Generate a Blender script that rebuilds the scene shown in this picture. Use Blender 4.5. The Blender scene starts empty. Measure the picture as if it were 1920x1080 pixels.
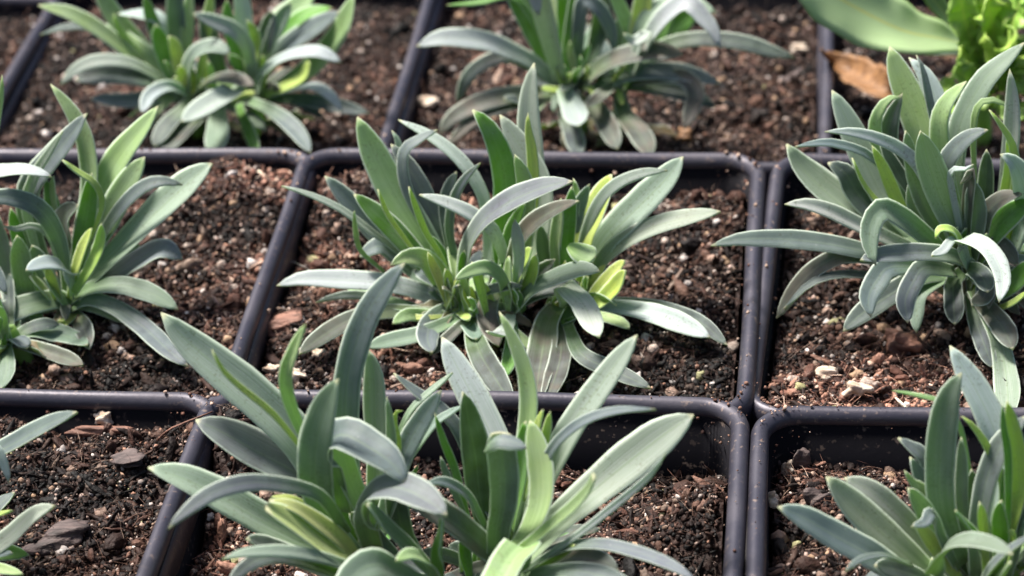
import bpy, math, random
import numpy as np
from mathutils import Vector
U = 0.1                      # one pot = 10 cm
sc = bpy.context.scene
# ---------------------------------------------------------------- camera
FPX = 5111.7
CP = np.array([0.62893636, -4.69972721, 2.57779967])
CR = np.array([0.99336903, 0.10592466, -0.04469827])
CU = np.array([-0.01260005, 0.48674535, 0.87345303])
CF = np.array([-0.11427689, 0.86709799, -0.48485242])
cd = bpy.data.cameras.new('camera'); cam = bpy.data.objects.new('camera', cd)
sc.collection.objects.link(cam); sc.camera = cam
from mathutils import Matrix
M = Matrix([[CR[0], CU[0], -CF[0], CP[0]*U], [CR[1], CU[1], -CF[1], CP[1]*U], [CR[2], CU[2], -CF[2], CP[2]*U], [0, 0, 0, 1]])
cam.matrix_world = M
cd.sensor_width = 36; cd.lens = FPX/1920*36; cd.clip_start = 0.01; cd.clip_end = 50
cd.dof.use_dof = True; cd.dof.focus_distance = 0.487; cd.dof.aperture_fstop = 23
# ---------------------------------------------------------------- light
SUN_EL, SUN_AZ = math.radians(62), math.radians(-62)     # azimuth from +Y (away) towards the left
w = bpy.data.worlds.new('World'); sc.world = w; w.use_nodes = True
nt = w.node_tree; nt.nodes.clear()
sky = nt.nodes.new('ShaderNodeTexSky'); sky.sky_type = 'NISHITA'; sky.sun_disc = False
sky.sun_elevation = SUN_EL; sky.sun_rotation = SUN_AZ; sky.dust_density = 4.0; sky.air_density = 0.8; sky.ozone_density = 1.0
bg = nt.nodes.new('ShaderNodeBackground'); bg.inputs['Strength'].default_value = 0.08
ow = nt.nodes.new('ShaderNodeOutputWorld'); nt.links.new(sky.outputs[0], bg.inputs[0]); nt.links.new(bg.outputs[0], ow.inputs[0])
sl = bpy.data.lights.new('sun', 'SUN'); sl.energy = 5.0; sl.angle = math.radians(12); sl.color = (1, .93, .85)
so = bpy.data.objects.new('sun', sl); sc.collection.objects.link(so)
sd = Vector((math.sin(SUN_AZ)*math.cos(SUN_EL), math.cos(SUN_AZ)*math.cos(SUN_EL), math.sin(SUN_EL)))
so.rotation_euler = sd.to_track_quat('Z', 'Y').to_euler(); so.location = sd*3
sc.view_settings.view_transform = 'Standard'; sc.view_settings.look = 'None'; sc.view_settings.exposure = 0.98; sc.view_settings.gamma = 1
sc.render.engine = 'CYCLES'; sc.cycles.max_bounces = 8; sc.cycles.transmission_bounces = 6

# ---------------------------------------------------------------- helpers
def ray(px, py):
    d = CF + CR*((px-960)/FPX) + CU*((540-py)/FPX)
    return d
def at_y(px, py, y):
    d = ray(px, py); return CP + d*((y-CP[1])/d[1])
def at_z(px, py, z):
    d = ray(px, py); return CP + d*((z-CP[2])/d[2])
def to_px(P):
    v = P-CP; w_ = v@CF
    return np.array([960+FPX*(v@CR)/w_, 540-FPX*(v@CU)/w_])
def link(o, parent=None):
    sc.collection.objects.link(o)
    if parent is not None: o.parent = parent
    return o
def mesh_obj(name, V, F, mat, parent=None, smooth=True, origin=None, uv=None, col=None):
    V = np.asarray(V, float)*U
    if origin is not None: V = V-np.asarray(origin)*U
    me = bpy.data.meshes.new(name)
    if isinstance(F, np.ndarray):
        n, k = F.shape
        me.vertices.add(len(V)); me.vertices.foreach_set('co', V.ravel())
        me.loops.add(n*k); me.loops.foreach_set('vertex_index', F.ravel().astype(np.int32))
        me.polygons.add(n); me.polygons.foreach_set('loop_start', (np.arange(n)*k).astype(np.int32))
        me.polygons.foreach_set('use_smooth', np.full(n, smooth)); me.update(calc_edges=True)
    else:
        me.from_pydata([tuple(v) for v in V], [], F)
        me.polygons.foreach_set('use_smooth', [smooth]*len(F))
    if uv is not None:
        li = np.empty(len(me.loops), np.int32); me.loops.foreach_get('vertex_index', li)
        l = me.uv_layers.new(name='UVMap'); l.data.foreach_set('uv', np.asarray(uv)[li].ravel())
    if col is not None:
        a = me.color_attributes.new('Col', 'FLOAT_COLOR', 'POINT')
        a.data.foreach_set('color', np.c_[col, np.ones(len(col))].ravel())
    me.materials.append(mat); me.validate()
    o = bpy.data.objects.new(name, me); link(o, parent)
    if origin is not None and parent is None: o.location = Vector(np.asarray(origin)*U)
    return o
def empty(name, loc):
    o = bpy.data.objects.new(name, None); o.empty_display_size = .01; o.location = Vector(np.asarray(loc)*U)
    return link(o)
def tag(o, label=None, cat=None, group=None, kind=None):
    if label: o['label'] = label
    if cat: o['category'] = cat
    if group: o['group'] = group
    if kind: o['kind'] = kind
    return o
class NT:
    def __init__(s, name):
        s.m = bpy.data.materials.new(name); s.m.use_nodes = True; s.t = s.m.node_tree; s.t.nodes.clear()
        s.out = s.t.nodes.new('ShaderNodeOutputMaterial')
    def n(s, typ, **kw):
        x = s.t.nodes.new(typ)
        for k, v in kw.items():
            if k.startswith('i_'):
                x.inputs[k[2:].replace('_', ' ')].default_value = v
            else: setattr(x, k, v)
        return x
    def l(s, a, b): s.t.links.new(a, b)
    def math(s, op, a, b=None, clamp=False):
        x = s.n('ShaderNodeMath', operation=op, use_clamp=clamp)
        for i, v in enumerate((a, b)):
            if v is None: continue
            if isinstance(v, (int, float)): x.inputs[i].default_value = v
            else: s.l(v, x.inputs[i])
        return x.outputs[0]
    def mapr(s, v, a, b, c=0., d=1.):
        x = s.n('ShaderNodeMapRange'); s.l(v, x.inputs[0])
        for i, q in enumerate((a, b, c, d)): x.inputs[i+1].default_value = q
        return x.outputs[0]
    def mix(s, f, a, b, mode='MIX'):
        x = s.n('ShaderNodeMix', data_type='RGBA', blend_type=mode)
        for i, v in ((0, f), (6, a), (7, b)):
            if isinstance(v, (int, float)): x.inputs[i].default_value = v
            elif isinstance(v, tuple): x.inputs[i].default_value = (*v, 1)
            else: s.l(v, x.inputs[i])
        return x.outputs[2]

# ---------------------------------------------------------------- materials
def leaf_material():
    s = NT('leaf_wax')
    oi = s.n('ShaderNodeObjectInfo'); uv = s.n('ShaderNodeUVMap'); sep = s.n('ShaderNodeSeparateXYZ'); s.l(uv.outputs[0], sep.inputs[0])
    u, v = sep.outputs[0], sep.outputs[1]
    tc = s.n('ShaderNodeTexCoord')
    col = oi.outputs['Color']
    # greener towards the base of the blade, waxy bloom towards the tip
    bf = s.mapr(v, 0.05, .5, 1, 0)
    green = s.mix(.52, col, (.27, .52, .045))
    c = s.mix(s.math('MULTIPLY', bf, .75), col, green)
    n1 = s.n('ShaderNodeTexNoise', i_Scale=260., i_Detail=4.); s.l(tc.outputs['Object'], n1.inputs['Vector'])
    bloom = s.mapr(n1.outputs[0], .35, .65, 0, .45)
    c = s.mix(bloom, c, s.mix(.5, c, (.42, .50, .47)))
    # fine lengthwise veins
    mp = s.n('ShaderNodeMapping'); mp.inputs['Scale'].default_value = (26, 1.2, 1); s.l(uv.outputs[0], mp.inputs[0])
    n2 = s.n('ShaderNodeTexNoise', i_Scale=1.0, i_Detail=3.); s.l(mp.outputs[0], n2.inputs['Vector'])
    c = s.mix(s.mapr(n2.outputs[0], .38, .60, 0, .72), c, s.mix(1., c, (.62, .74, .62), 'MULTIPLY'))
    # pale midrib and pale waxy margin
    du = s.math('ABSOLUTE', s.math('SUBTRACT', u, .5))
    c = s.mix(s.mapr(du, .0, .05, .22, 0), c, (.36, .50, .26))
    c = s.mix(s.mapr(du, .425, .475, 0, .85), c, (.72, .82, .72))
    # dust and specks
    n3 = s.n('ShaderNodeTexNoise', i_Scale=1900., i_Detail=2.); s.l(tc.outputs['Object'], n3.inputs['Vector'])
    n4 = s.n('ShaderNodeTexNoise', i_Scale=120., i_Detail=2.); s.l(tc.outputs['Object'], n4.inputs['Vector'])
    dirt = s.math('MULTIPLY', s.mapr(n3.outputs[0], .58, .68), s.mapr(n4.outputs[0], .44, .58))
    c = s.mix(s.math('MULTIPLY', dirt, .45), c, (.08, .065, .05))
    n5 = s.n('ShaderNodeTexNoise', i_Scale=2100., i_Detail=1.); s.l(tc.outputs['Object'], n5.inputs['Vector'])
    c = s.mix(s.mapr(n5.outputs[0], .76, .82, 0, .5), c, (.7, .72, .66))
    c = s.mix(s.mapr(v, .972, .99, 0, .8), c, (.62, .60, .42))
    # brown scuffs only on dusty leaves (object alpha < 1)
    al = s.math('SUBTRACT', 1., oi.outputs['Alpha'])
    n6 = s.n('ShaderNodeTexNoise', i_Scale=190., i_Detail=6.); s.l(tc.outputs['Object'], n6.inputs['Vector'])
    c = s.mix(s.math('MULTIPLY', al, s.mapr(n6.outputs[0], .47, .65)), c, (.19, .155, .13))
    p = s.n('ShaderNodeBsdfPrincipled', i_Roughness=.52); s.l(c, p.inputs['Base Color'])
    p.inputs['Specular IOR Level'].default_value = .38; p.inputs['Coat Weight'].default_value = 0.0
    p.inputs['Sheen Weight'].default_value = .12; p.inputs['Sheen Roughness'].default_value = .4
    tr = s.n('ShaderNodeBsdfTranslucent'); tcol = s.mix(.6, c, (.40, .68, .08)); s.l(tcol, tr.inputs[0])
    mx = s.n('ShaderNodeMixShader'); mx.inputs[0].default_value = .38
    b = s.n('ShaderNodeBump', i_Strength=.6, i_Distance=.00014); s.l(s.math('ADD', n2.outputs[0], s.math('MULTIPLY', n1.outputs[0], .8)), b.inputs['Height'])
    s.l(b.outputs[0], p.inputs['Normal']); s.l(b.outputs[0], tr.inputs['Normal'])
    s.l(p.outputs[0], mx.inputs[1]); s.l(tr.outputs[0], mx.inputs[2]); s.l(mx.outputs[0], s.out.inputs[0])
    return s.m
def broad_material():
    s = NT('broad_leaf')
    oi = s.n('ShaderNodeObjectInfo'); uv = s.n('ShaderNodeUVMap'); sep = s.n('ShaderNodeSeparateXYZ'); s.l(uv.outputs[0], sep.inputs[0])
    u, v = sep.outputs[0], sep.outputs[1]; tc = s.n('ShaderNodeTexCoord'); col = oi.outputs['Color']
    n1 = s.n('ShaderNodeTexNoise', i_Scale=90., i_Detail=3.); s.l(tc.outputs['Object'], n1.inputs['Vector'])
    c = s.mix(s.mapr(n1.outputs[0], .45, .65, 0, .4), col, s.mix(.5, col, (.42, .50, .32)))
    du = s.math('ABSOLUTE', s.math('SUBTRACT', u, .5))
    vv = s.math('SUBTRACT', v, s.math('MULTIPLY', du, .75))
    wv = s.math('ABSOLUTE', s.math('SINE', s.math('ADD', s.math('MULTIPLY', vv, 26.), s.math('MULTIPLY', n1.outputs[0], 5.))))
    c = s.mix(s.mapr(wv, 0, .12, .28, 0), c, (.42, .52, .16))
    c = s.mix(s.mapr(du, .012, .03, .85, 0), c, (.58, .62, .22))
    c = s.mix(s.mapr(du, .47, .495, 0, .6), c, (.40, .62, .20))
    p = s.n('ShaderNodeBsdfPrincipled', i_Roughness=.42); s.l(c, p.inputs['Base Color'])
    b = s.n('ShaderNodeBump', i_Strength=.35, i_Distance=.0004)
    s.l(n1.outputs[0], b.inputs['Height']); s.l(b.outputs[0], p.inputs['Normal'])
    tr = s.n('ShaderNodeBsdfTranslucent'); s.l(s.mix(.5, c, (.45, .70, .06)), tr.inputs[0])
    mx = s.n('ShaderNodeMixShader'); mx.inputs[0].default_value = .35
    s.l(p.outputs[0], mx.inputs[1]); s.l(tr.outputs[0], mx.inputs[2]); s.l(mx.outputs[0], s.out.inputs[0])
    return s.m
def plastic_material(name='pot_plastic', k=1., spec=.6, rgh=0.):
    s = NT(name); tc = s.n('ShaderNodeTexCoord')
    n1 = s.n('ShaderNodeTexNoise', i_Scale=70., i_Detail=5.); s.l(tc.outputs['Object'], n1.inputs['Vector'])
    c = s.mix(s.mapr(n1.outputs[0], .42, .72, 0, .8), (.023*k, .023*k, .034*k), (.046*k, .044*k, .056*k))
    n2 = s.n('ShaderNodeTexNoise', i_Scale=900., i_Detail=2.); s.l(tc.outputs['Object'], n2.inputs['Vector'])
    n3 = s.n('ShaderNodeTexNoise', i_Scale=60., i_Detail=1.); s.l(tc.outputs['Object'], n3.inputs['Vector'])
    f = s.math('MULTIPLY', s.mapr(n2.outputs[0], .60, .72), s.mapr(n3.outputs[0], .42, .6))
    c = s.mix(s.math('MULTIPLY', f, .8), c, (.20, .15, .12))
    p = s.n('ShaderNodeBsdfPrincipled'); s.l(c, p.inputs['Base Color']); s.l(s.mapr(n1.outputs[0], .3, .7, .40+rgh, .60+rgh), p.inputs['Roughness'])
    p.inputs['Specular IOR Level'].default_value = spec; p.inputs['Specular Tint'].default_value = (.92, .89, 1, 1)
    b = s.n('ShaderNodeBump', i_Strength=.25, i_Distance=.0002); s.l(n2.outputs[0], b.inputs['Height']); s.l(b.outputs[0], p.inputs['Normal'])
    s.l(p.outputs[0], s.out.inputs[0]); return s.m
def soil_material():
    s = NT('potting_mix'); tc = s.n('ShaderNodeTexCoord'); at = s.n('ShaderNodeAttribute', attribute_name='Col')
    n1 = s.n('ShaderNodeTexNoise', i_Scale=1100., i_Detail=4.); s.l(tc.outputs['Object'], n1.inputs['Vector'])
    c = s.mix(s.mapr(n1.outputs[0], .35, .65, 0, .7), at.outputs['Color'], s.mix(1., at.outputs['Color'], (.45, .38, .34), 'MULTIPLY'))
    p = s.n('ShaderNodeBsdfPrincipled', i_Roughness=.7); s.l(c, p.inputs['Base Color']); p.inputs['Specular IOR Level'].default_value = .3
    b = s.n('ShaderNodeBump', i_Strength=.8, i_Distance=.0006); s.l(n1.outputs[0], b.inputs['Height']); s.l(b.outputs[0], p.inputs['Normal'])
    s.l(p.outputs[0], s.out.inputs[0]); return s.m
def chip_material(name, c1, c2, rough=.7):
    s = NT(name); tc = s.n('ShaderNodeTexCoord')
    mp = s.n('ShaderNodeMapping'); mp.inputs['Scale'].default_value = (1, 3, 3); s.l(tc.outputs['Object'], mp.inputs[0])
    n1 = s.n('ShaderNodeTexNoise', i_Scale=280., i_Detail=5.); s.l(mp.outputs[0], n1.inputs['Vector'])
    c = s.mix(s.mapr(n1.outputs[0], .35, .65), c1, c2)
    p = s.n('ShaderNodeBsdfPrincipled', i_Roughness=rough); s.l(c, p.inputs['Base Color'])
    b = s.n('ShaderNodeBump', i_Strength=.9, i_Distance=.0007); s.l(n1.outputs[0], b.inputs['Height']); s.l(b.outputs[0], p.inputs['Normal'])
    s.l(p.outputs[0], s.out.inputs[0]); return s.m
PLASTICW = plastic_material('pot_plastic_matt_shaded', .16, .12, .2)  # matt copy of the rim plastic, darkened to paint shade inside the pot
LEAF, BROAD, PLASTIC, SOIL = leaf_material(), broad_material(), plastic_material(), soil_material()
BARK = chip_material('bark', (.10, .045, .03), (.26, .13, .09)); PEB = chip_material('perlite', (.36, .26, .18), (.68, .60, .50))
GREYBARK = chip_material('grey_bark', (.030, .021, .020), (.105, .075, .070)); DRY = chip_material('dry_leaf', (.13, .060, .022), (.28, .145, .055), .6)
DARK = chip_material('bench_surface', (.010, .009, .010), (.02, .018, .018))

# ---------------------------------------------------------------- noise
def vnoise(x, y, seed):
    xi = np.floor(x).astype(int); yi = np.floor(y).astype(int); fx = x-xi; fy = y-yi
    fx = fx*fx*(3-2*fx); fy = fy*fy*(3-2*fy)
    def h(a, b):
        n = (a*374761393+b*668265263+seed*1442695041) & 0x7fffffff
        n = ((n ^ (n >> 13))*1274126177) & 0x7fffffff
        return ((n ^ (n >> 16)) & 0xffff)/65535.
    return (h(xi, yi)*(1-fx)+h(xi+1, yi)*fx)*(1-fy)+(h(xi, yi+1)*(1-fx)+h(xi+1, yi+1)*fx)*fy
def fbm(x, y, seed, o=4):
    r = 0; a = .5
    for k in range(o): r = r+a*vnoise(x*2**k, y*2**k, seed+k*17); a *= .5
    return r

# ---------------------------------------------------------------- bench
mesh_obj('bench_top', [(-8, -4, -.95), (9, -4, -.95), (9, 9, -.95), (-8, 9, -.95)], [(0, 1, 2, 3)], DARK, smooth=False)['kind'] = 'structure'

# ---------------------------------------------------------------- pots
# name: centre x, y, z of the rim top, size, rotation (deg), soil level, piles of soil (x,y,radius,height)
POTS = {
 'M':  (0.0, .010, -.010, 1.0, 0, -.100, [(-.36, .38, .13, .07), (-.42, -.1, .12, .03), (.38, .36, .10, .045), (-.36, -.42, .12, .03)], 'black square pot in the middle of the picture, highlight on its back left corner'),
 'F':  (0.0, -1.0, .018, 1.0, 0, -.150, [(-.43, .41, .13, .16), (.43, .26, .09, .085), (-.40, 0, .1, .03)], 'black square pot under the large nearest clump, brown fibres spilling over its back left corner'),
 'L':  (-.955, .040, -.032, .985, 0, -.07, [(.33, .38, .14, .065), (.05, -.45, .2, .03)], 'black square pot directly left of the middle pot'),
 'R':  (.983, .015, -.022, .975, -2.0, -.095, [(-.42, -.35, .16, .04), (-.1, -.42, .25, .03)], 'black square pot directly right of the middle pot, gritty pale soil along its front'),
 'BL': (-.958, -.975, -.010, .985, .0, -.075, [(-.0, .4, .15, .02)], 'black square pot at the bottom left corner of the picture, mostly bare dark soil'),
 'BR': (.996, -1.01, .014, .985, 0, -.110, [(-.35, .3, .12, .03)], 'black square pot at the bottom right corner of the picture, clean shiny back rim'),
 'TL': (-.865, 1.25, -.145, 1.03, 0, -.06, [(-.3, -.42, .15, .03)], 'black square pot at the top left corner of the picture'),
 'TM': (.125, 1.23, -.115, 1.03, 0, -.085, [(.45, -.45, .12, .07), (.1, -.45, .2, .02)], 'black square pot in the back row straight behind the middle pot'),
 'TR': (1.12, 1.25, -.145, 1.03, 0, -.06, [], 'black square pot at the top right corner, dry brown leaf lying in it'),
 'BB1': (-.55, 2.32, -.10, 1.0, 0, -.07, [], 'black square pot behind the top left pot, just beyond the top of the picture'),
 'BK1': (-1.855, 1.25, -.18, 1.03, 0, -.06, [], 'black square pot cut off by the left edge of the picture in the back row'),
}
TILT = {'M': .038, 'L': .056, 'R': .05, 'BL': .02, 'TL': .03, 'TM': .03, 'TR': .03, 'BK1': .03}
def rounded_square(h, r, n=14):
    pts = []
    for cx, cy, a0 in ((1, 1, 0), (-1, 1, 90), (-1, -1, 180), (1, -1, 270)):
        for k in range(n+1):
            a = math.radians(a0+90*k/n); pts.append((cx*(h-r)+r*math.cos(a), cy*(h-r)+r*math.sin(a)))
    # add points along straight sides so the walls can sag a little
    out = []
    for i, p in enumerate(pts):
        q = pts[(i+1) % len(pts)]; out.append(p)
        L = math.hypot(q[0]-p[0], q[1]-p[1])
        if L > .3:
            for k in range(1, 8): out.append((p[0]+(q[0]-p[0])*k/8, p[1]+(q[1]-p[1])*k/8))
    return out
def sweep(profile, size, seed, closed):
    rings = []; ph = seed*1.7
    for off, z in profile:
        ring = []
        for x, y in rounded_square(size/2+off, .085+off*.8):
            a = math.atan2(y, x)
            k = 1+.0035*math.sin(2*a+ph)+.0025*math.sin(5*a+ph*2)
            ring.append((x*k, y*k, z+.003*math.sin(3*a+ph)))
        rings.append(ring)
    n = len(rings[0]); V = [p for r in rings for p in r]; F = []
    m = len(rings)
    for i in range(m if closed else m-1):
        j = (i+1) % m
        for k in range(n):
            k2 = (k+1) % n; F.append((i*n+k, i*n+k2, j*n+k2, j*n+k))
    return V, F, n
def soil_z(key, x, y):
    cx, cy, cz, size, rot, lev, piles, lab = POTS[key]
    sd_ = sum(map(ord, key))
    lx, ly = np.asarray(x)-cx, np.asarray(y)-cy
    z = cz+lev+TILT.get(key, 0)*ly+.045*(fbm(lx*5+50, ly*5+50, sd_)-.47)+.050*(fbm(lx*20+90, ly*22+90, sd_+5)-.47)
    for px, py, r, h in piles: z = z+h*np.exp(-((lx-px)**2+(ly-py)**2)/(r*r))
    return z
for i, (key, (cx, cy, cz, size, rot, lev, piles, lab)) in enumerate(POTS.items()):
    root = empty('plant_pot', (cx, cy, -.94)); root.rotation_euler.z = math.radians(rot)
    tag(root, lab, 'pot', 'square black nursery pots standing in rows')
    # rolled lip: bead with an outer skirt and thin inner face
    lip = [(0, -.075), (.001, -.018), (-.003, -.007), (-.009, -.001), (-.016, .0), (-.023, -.003), (-.029, -.010), (-.032, -.020), (-.030, -.030), (-.010, -.034), (-.006, -.075)]
    V, F, n = sweep(lip, size, i+1, True); V = [(x, y, z+cz+.94+TILT.get(key, 0)*y) for x, y, z in V]
    mesh_obj('rim', V, [f[::-1] for f in F], PLASTIC, root)
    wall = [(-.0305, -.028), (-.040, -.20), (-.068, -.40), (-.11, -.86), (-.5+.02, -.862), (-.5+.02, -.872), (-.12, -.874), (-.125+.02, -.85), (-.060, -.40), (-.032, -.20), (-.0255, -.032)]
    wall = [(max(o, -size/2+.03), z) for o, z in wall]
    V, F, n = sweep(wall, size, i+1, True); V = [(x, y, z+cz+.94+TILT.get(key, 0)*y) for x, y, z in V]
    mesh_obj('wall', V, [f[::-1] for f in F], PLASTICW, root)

# ---------------------------------------------------------------- potting mix
def ico(sub):
    t = (1+5**.5)/2
    V = np.array([(-1,t,0),(1,t,0),(-1,-t,0),(1,-t,0),(0,-1,t),(0,1,t),(0,-1,-t),(0,1,-t),(t,0,-1),(t,0,1),(-t,0,-1),(-t,0,1)], float)
    F = [(0,11,5),(0,5,1),(0,1,7),(0,7,10),(0,10,11),(1,5,9),(5,11,4),(11,10,2),(10,7,6),(7,1,8),(3,9,4),(3,4,2),(3,2,6),(3,6,8),(3,8,9),(4,9,5),(2,4,11),(6,2,10),(8,6,7),(9,8,1)]
    V /= np.linalg.norm(V[0])
    for _ in range(sub):
        V = list(map(tuple, V)); c = {}; G = []
        def mid(a, b):
            k = (min(a, b), max(a, b))
            if k not in c:
                m = np.array(V[a])+np.array(V[b]); V.append(tuple(m/np.linalg.norm(m))); c[k] = len(V)-1
            return c[k]
        for a, b, d in F:
            x, y, z = mid(a, b), mid(b, d), mid(d, a); G += [(a, x, z), (b, y, x), (d, z, y), (x, y, z)]
        F = G; V = np.array(V)
    return np.array(V), np.array(F)
def rotmats(rng, n, tilt=1.):
    q = rng.normal(size=(n, 4)); q[:, 1:3] *= tilt
    q /= np.linalg.norm(q, axis=1)[:, None]; w_, x, y, z = q.T
    return np.stack([1-2*(y*y+z*z), 2*(x*y-z*w_), 2*(x*z+y*w_), 2*(x*y+z*w_), 1-2*(x*x+z*z), 2*(y*z-x*w_), 2*(x*z-y*w_), 2*(y*z+x*w_), 1-2*(x*x+y*y)], 1).reshape(n, 3, 3)
def scatter(rng, tmpl, faces, P, S, R, C, jitter=.25):
    n, m = len(P), len(tmpl)
    V = tmpl[None]*(1+jitter*rng.normal(size=(n, m, 1)))*S[:, None, :]
    V = np.einsum('nij,nmj->nmi', R, V)+P[:, None, :]
    F = faces[None]+(np.arange(n)*m)[:, None, None]
    col = np.repeat(C[:, None, :], m, 1)*(1+.12*rng.normal(size=(n, m, 1)))
    return V.reshape(-1, 3), F.reshape(-1, 3), np.clip(col.reshape(-1, 3), .004, .95)
SOILC = np.array([(.018, .009, .007), (.040, .018, .013), (.11, .052, .037), (.25, .140, .102), (.46, .34, .27), (.012, .007, .006)])
PERL = np.array([(.50, .43, .38), (.66, .62, .60), (.42, .29, .19), (.34, .24, .19), (.38, .38, .20)])
LIT_TONE = {'M': (1.05, -1.5, .2), 'F': (.75, -.9, .8), 'L': (.9, .2, 1.1), 'R': (1.0, 0, -1.4), 'BL': (.58, 0, .2), 'BR': (.75, -.4, 0), 'TL': (.8, 0, -.3), 'TM': (.85, -.3, -.5), 'TR': (.6, 0, 0), 'BK1': (.7, 0, 0), 'BB1': (.7, 0, 0)}  # per pot: soil brightness, then x and y slopes painting its lit side
FS = {'M': 1, 'F': 1, 'L': 1, 'R': 1.25, 'BL': .8, 'BR': 1, 'TL': .8, 'TM': .9, 'TR': .7, 'BK1': .3, 'BB1': .3}
for i, key in enumerate(POTS):
    cx, cy, cz, size, rot, lev, piles, lab = POTS[key]; rng = np.random.default_rng(77+i)
    h = size/2-.042; N = 170
    g = np.linspace(-h, h, N); X, Y = np.meshgrid(g, g)
    # pull the grid into the rounded corners
    r_ = .05; ex = np.maximum(np.abs(X)-(h-r_), 0); ey = np.maximum(np.abs(Y)-(h-r_), 0); e = np.hypot(ex, ey)
    k = np.where((ex > 0) & (ey > 0) & (e > r_), r_/np.maximum(e, 1e-9), 1)
    X = np.where(k < 1, np.sign(X)*((h-r_)+ex*k), X); Y = np.where(k < 1, np.sign(Y)*((h-r_)+ey*k), Y)
    a_ = math.radians(rot); XR = X*math.cos(a_)-Y*math.sin(a_)+cx; YR = X*math.sin(a_)+Y*math.cos(a_)+cy
    Z = soil_z(key, XR, YR)+.012*(rng.random(X.shape)-.5)
    V0 = np.stack([XR, YR, Z], -1).reshape(-1, 3)
    idx = np.arange(N*N).reshape(N, N)
    Q = np.stack([idx[:-1, :-1], idx[:-1, 1:], idx[1:, 1:], idx[1:, :-1]], -1).reshape(-1, 4)
    F0 = np.concatenate([Q[:, [0, 1, 2]], Q[:, [0, 2, 3]]])
    t_ = fbm(XR*30+9, YR*30+9, 3, 3)[..., None]
    C0 = (np.array((.016, .009, .008))*(1-t_)+np.array((.05, .022, .015))*t_).reshape(-1, 3)
    parts = [(V0, F0, C0)]; off = len(V0)
    def place(n, lift):
        x = rng.uniform(-h, h, n)*.985; y = rng.uniform(-h, h, n)*.985
        xr = x*math.cos(a_)-y*math.sin(a_)+cx; yr = x*math.sin(a_)+y*math.cos(a_)+cy
        pxs = 960+FPX*(((xr-CP[0])*CR[0]+(yr-CP[1])*CR[1])/((xr-CP[0])*CF[0]+(yr-CP[1])*CF[1]+2.65*.485))
        P = np.stack([xr, yr, soil_z(key, xr, yr)+lift], 1)
        ok = (pxs > -260) & (pxs < 2180); return P[ok]
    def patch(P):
        # wetter and drier, more fibrous patches; the gradient paints in the lit and shaded sides
        a = fbm(P[:, 0]*7+31, P[:, 1]*7+13, 40+i, 3); t0, gx, gy = LIT_TONE[key]
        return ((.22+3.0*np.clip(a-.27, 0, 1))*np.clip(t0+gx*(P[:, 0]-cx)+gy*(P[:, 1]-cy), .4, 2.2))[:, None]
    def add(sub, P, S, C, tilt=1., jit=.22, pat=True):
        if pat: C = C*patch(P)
        t, f = ico(sub); R = rotmats(rng, len(P), tilt)
        v, ff, c = scatter(rng, t, f, P, S, R, C, jit)
        parts.append((v, ff+sum(len(q[0]) for q in parts), c))
    dens = .6 if key in ('TL', 'TM', 'TR', 'BK1') else 1
    # fine crumbs
    P = place(int(15000*dens), .004); n = len(P); s_ = .0025+.006*rng.random(n)**2
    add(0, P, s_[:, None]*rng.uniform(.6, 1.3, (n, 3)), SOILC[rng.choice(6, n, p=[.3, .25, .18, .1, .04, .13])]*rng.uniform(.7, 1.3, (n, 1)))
    # shreds and chips
    P = place(int(3000*dens), .007); n = len(P); s_ = .0035+.0105*rng.random(n)**2.8
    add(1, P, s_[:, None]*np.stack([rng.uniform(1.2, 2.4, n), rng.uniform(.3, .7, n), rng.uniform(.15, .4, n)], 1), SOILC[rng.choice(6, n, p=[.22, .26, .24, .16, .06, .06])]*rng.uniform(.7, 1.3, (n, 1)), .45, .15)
    # lumps of bark
    P = place(int(150*dens), .010); n = len(P); s_ = .010+.015*rng.random(n)**2
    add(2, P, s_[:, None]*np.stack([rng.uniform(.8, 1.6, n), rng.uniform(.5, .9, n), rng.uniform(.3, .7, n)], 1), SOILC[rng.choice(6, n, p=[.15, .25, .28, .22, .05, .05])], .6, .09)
    # fibres
    P = place(int(3600*dens), .010); n = len(P)
    L = .008+.030*rng.random(n)**2; T = np.array([(-1, 0, 0), (-.4, .12, .25), (.3, -.05, .3), (1, .15, 0), (-.95, .06, -.03), (-.4, .18, .22), (.3, .02, .26), (.95, .2, -.03), (-.4, .15, .30), (.3, -.01, .35)])
    FF = np.array([(0, 1, 5), (0, 5, 4), (1, 2, 6), (1, 6, 5), (2, 3, 7), (2, 7, 6), (1, 8, 9), (1, 9, 2), (5, 9, 8), (5, 6, 9)])
    tt = T.copy(); R = rotmats(rng, n, .35)
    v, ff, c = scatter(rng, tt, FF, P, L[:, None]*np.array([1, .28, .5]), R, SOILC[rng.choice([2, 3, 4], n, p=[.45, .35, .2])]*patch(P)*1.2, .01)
    parts.append((v, ff+sum(len(q[0]) for q in parts), c))
    # fine tan and pinkish flecks
    P = place(int(2600*dens), .009); n = len(P)
    add(0, P, (.0016+.0042*rng.random(n)**2.5)[:, None]*rng.uniform(.5, 1.3, (n, 3)), np.array([(.42, .29, .21), (.50, .38, .33), (.36, .20, .14), (.60, .54, .50)])[rng.choice(4, n)]*rng.uniform(.5, 1.1, (n, 1)), 1, .2, False)
    # long shreds of coir
    P = place(int(260*dens), .014); n = len(P); L = .03+.035*rng.random(n)**2; R = rotmats(rng, n, .3)
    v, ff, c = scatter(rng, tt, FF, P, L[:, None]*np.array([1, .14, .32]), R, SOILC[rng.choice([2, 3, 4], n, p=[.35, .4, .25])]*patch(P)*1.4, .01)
    parts.append((v, ff+sum(len(q[0]) for q in parts), c))
    # perlite and grit
    P = place(int(560*dens*FS[key]), .004); n = len(P); s_ = .0025+.0125*rng.random(n)**3.2
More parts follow.
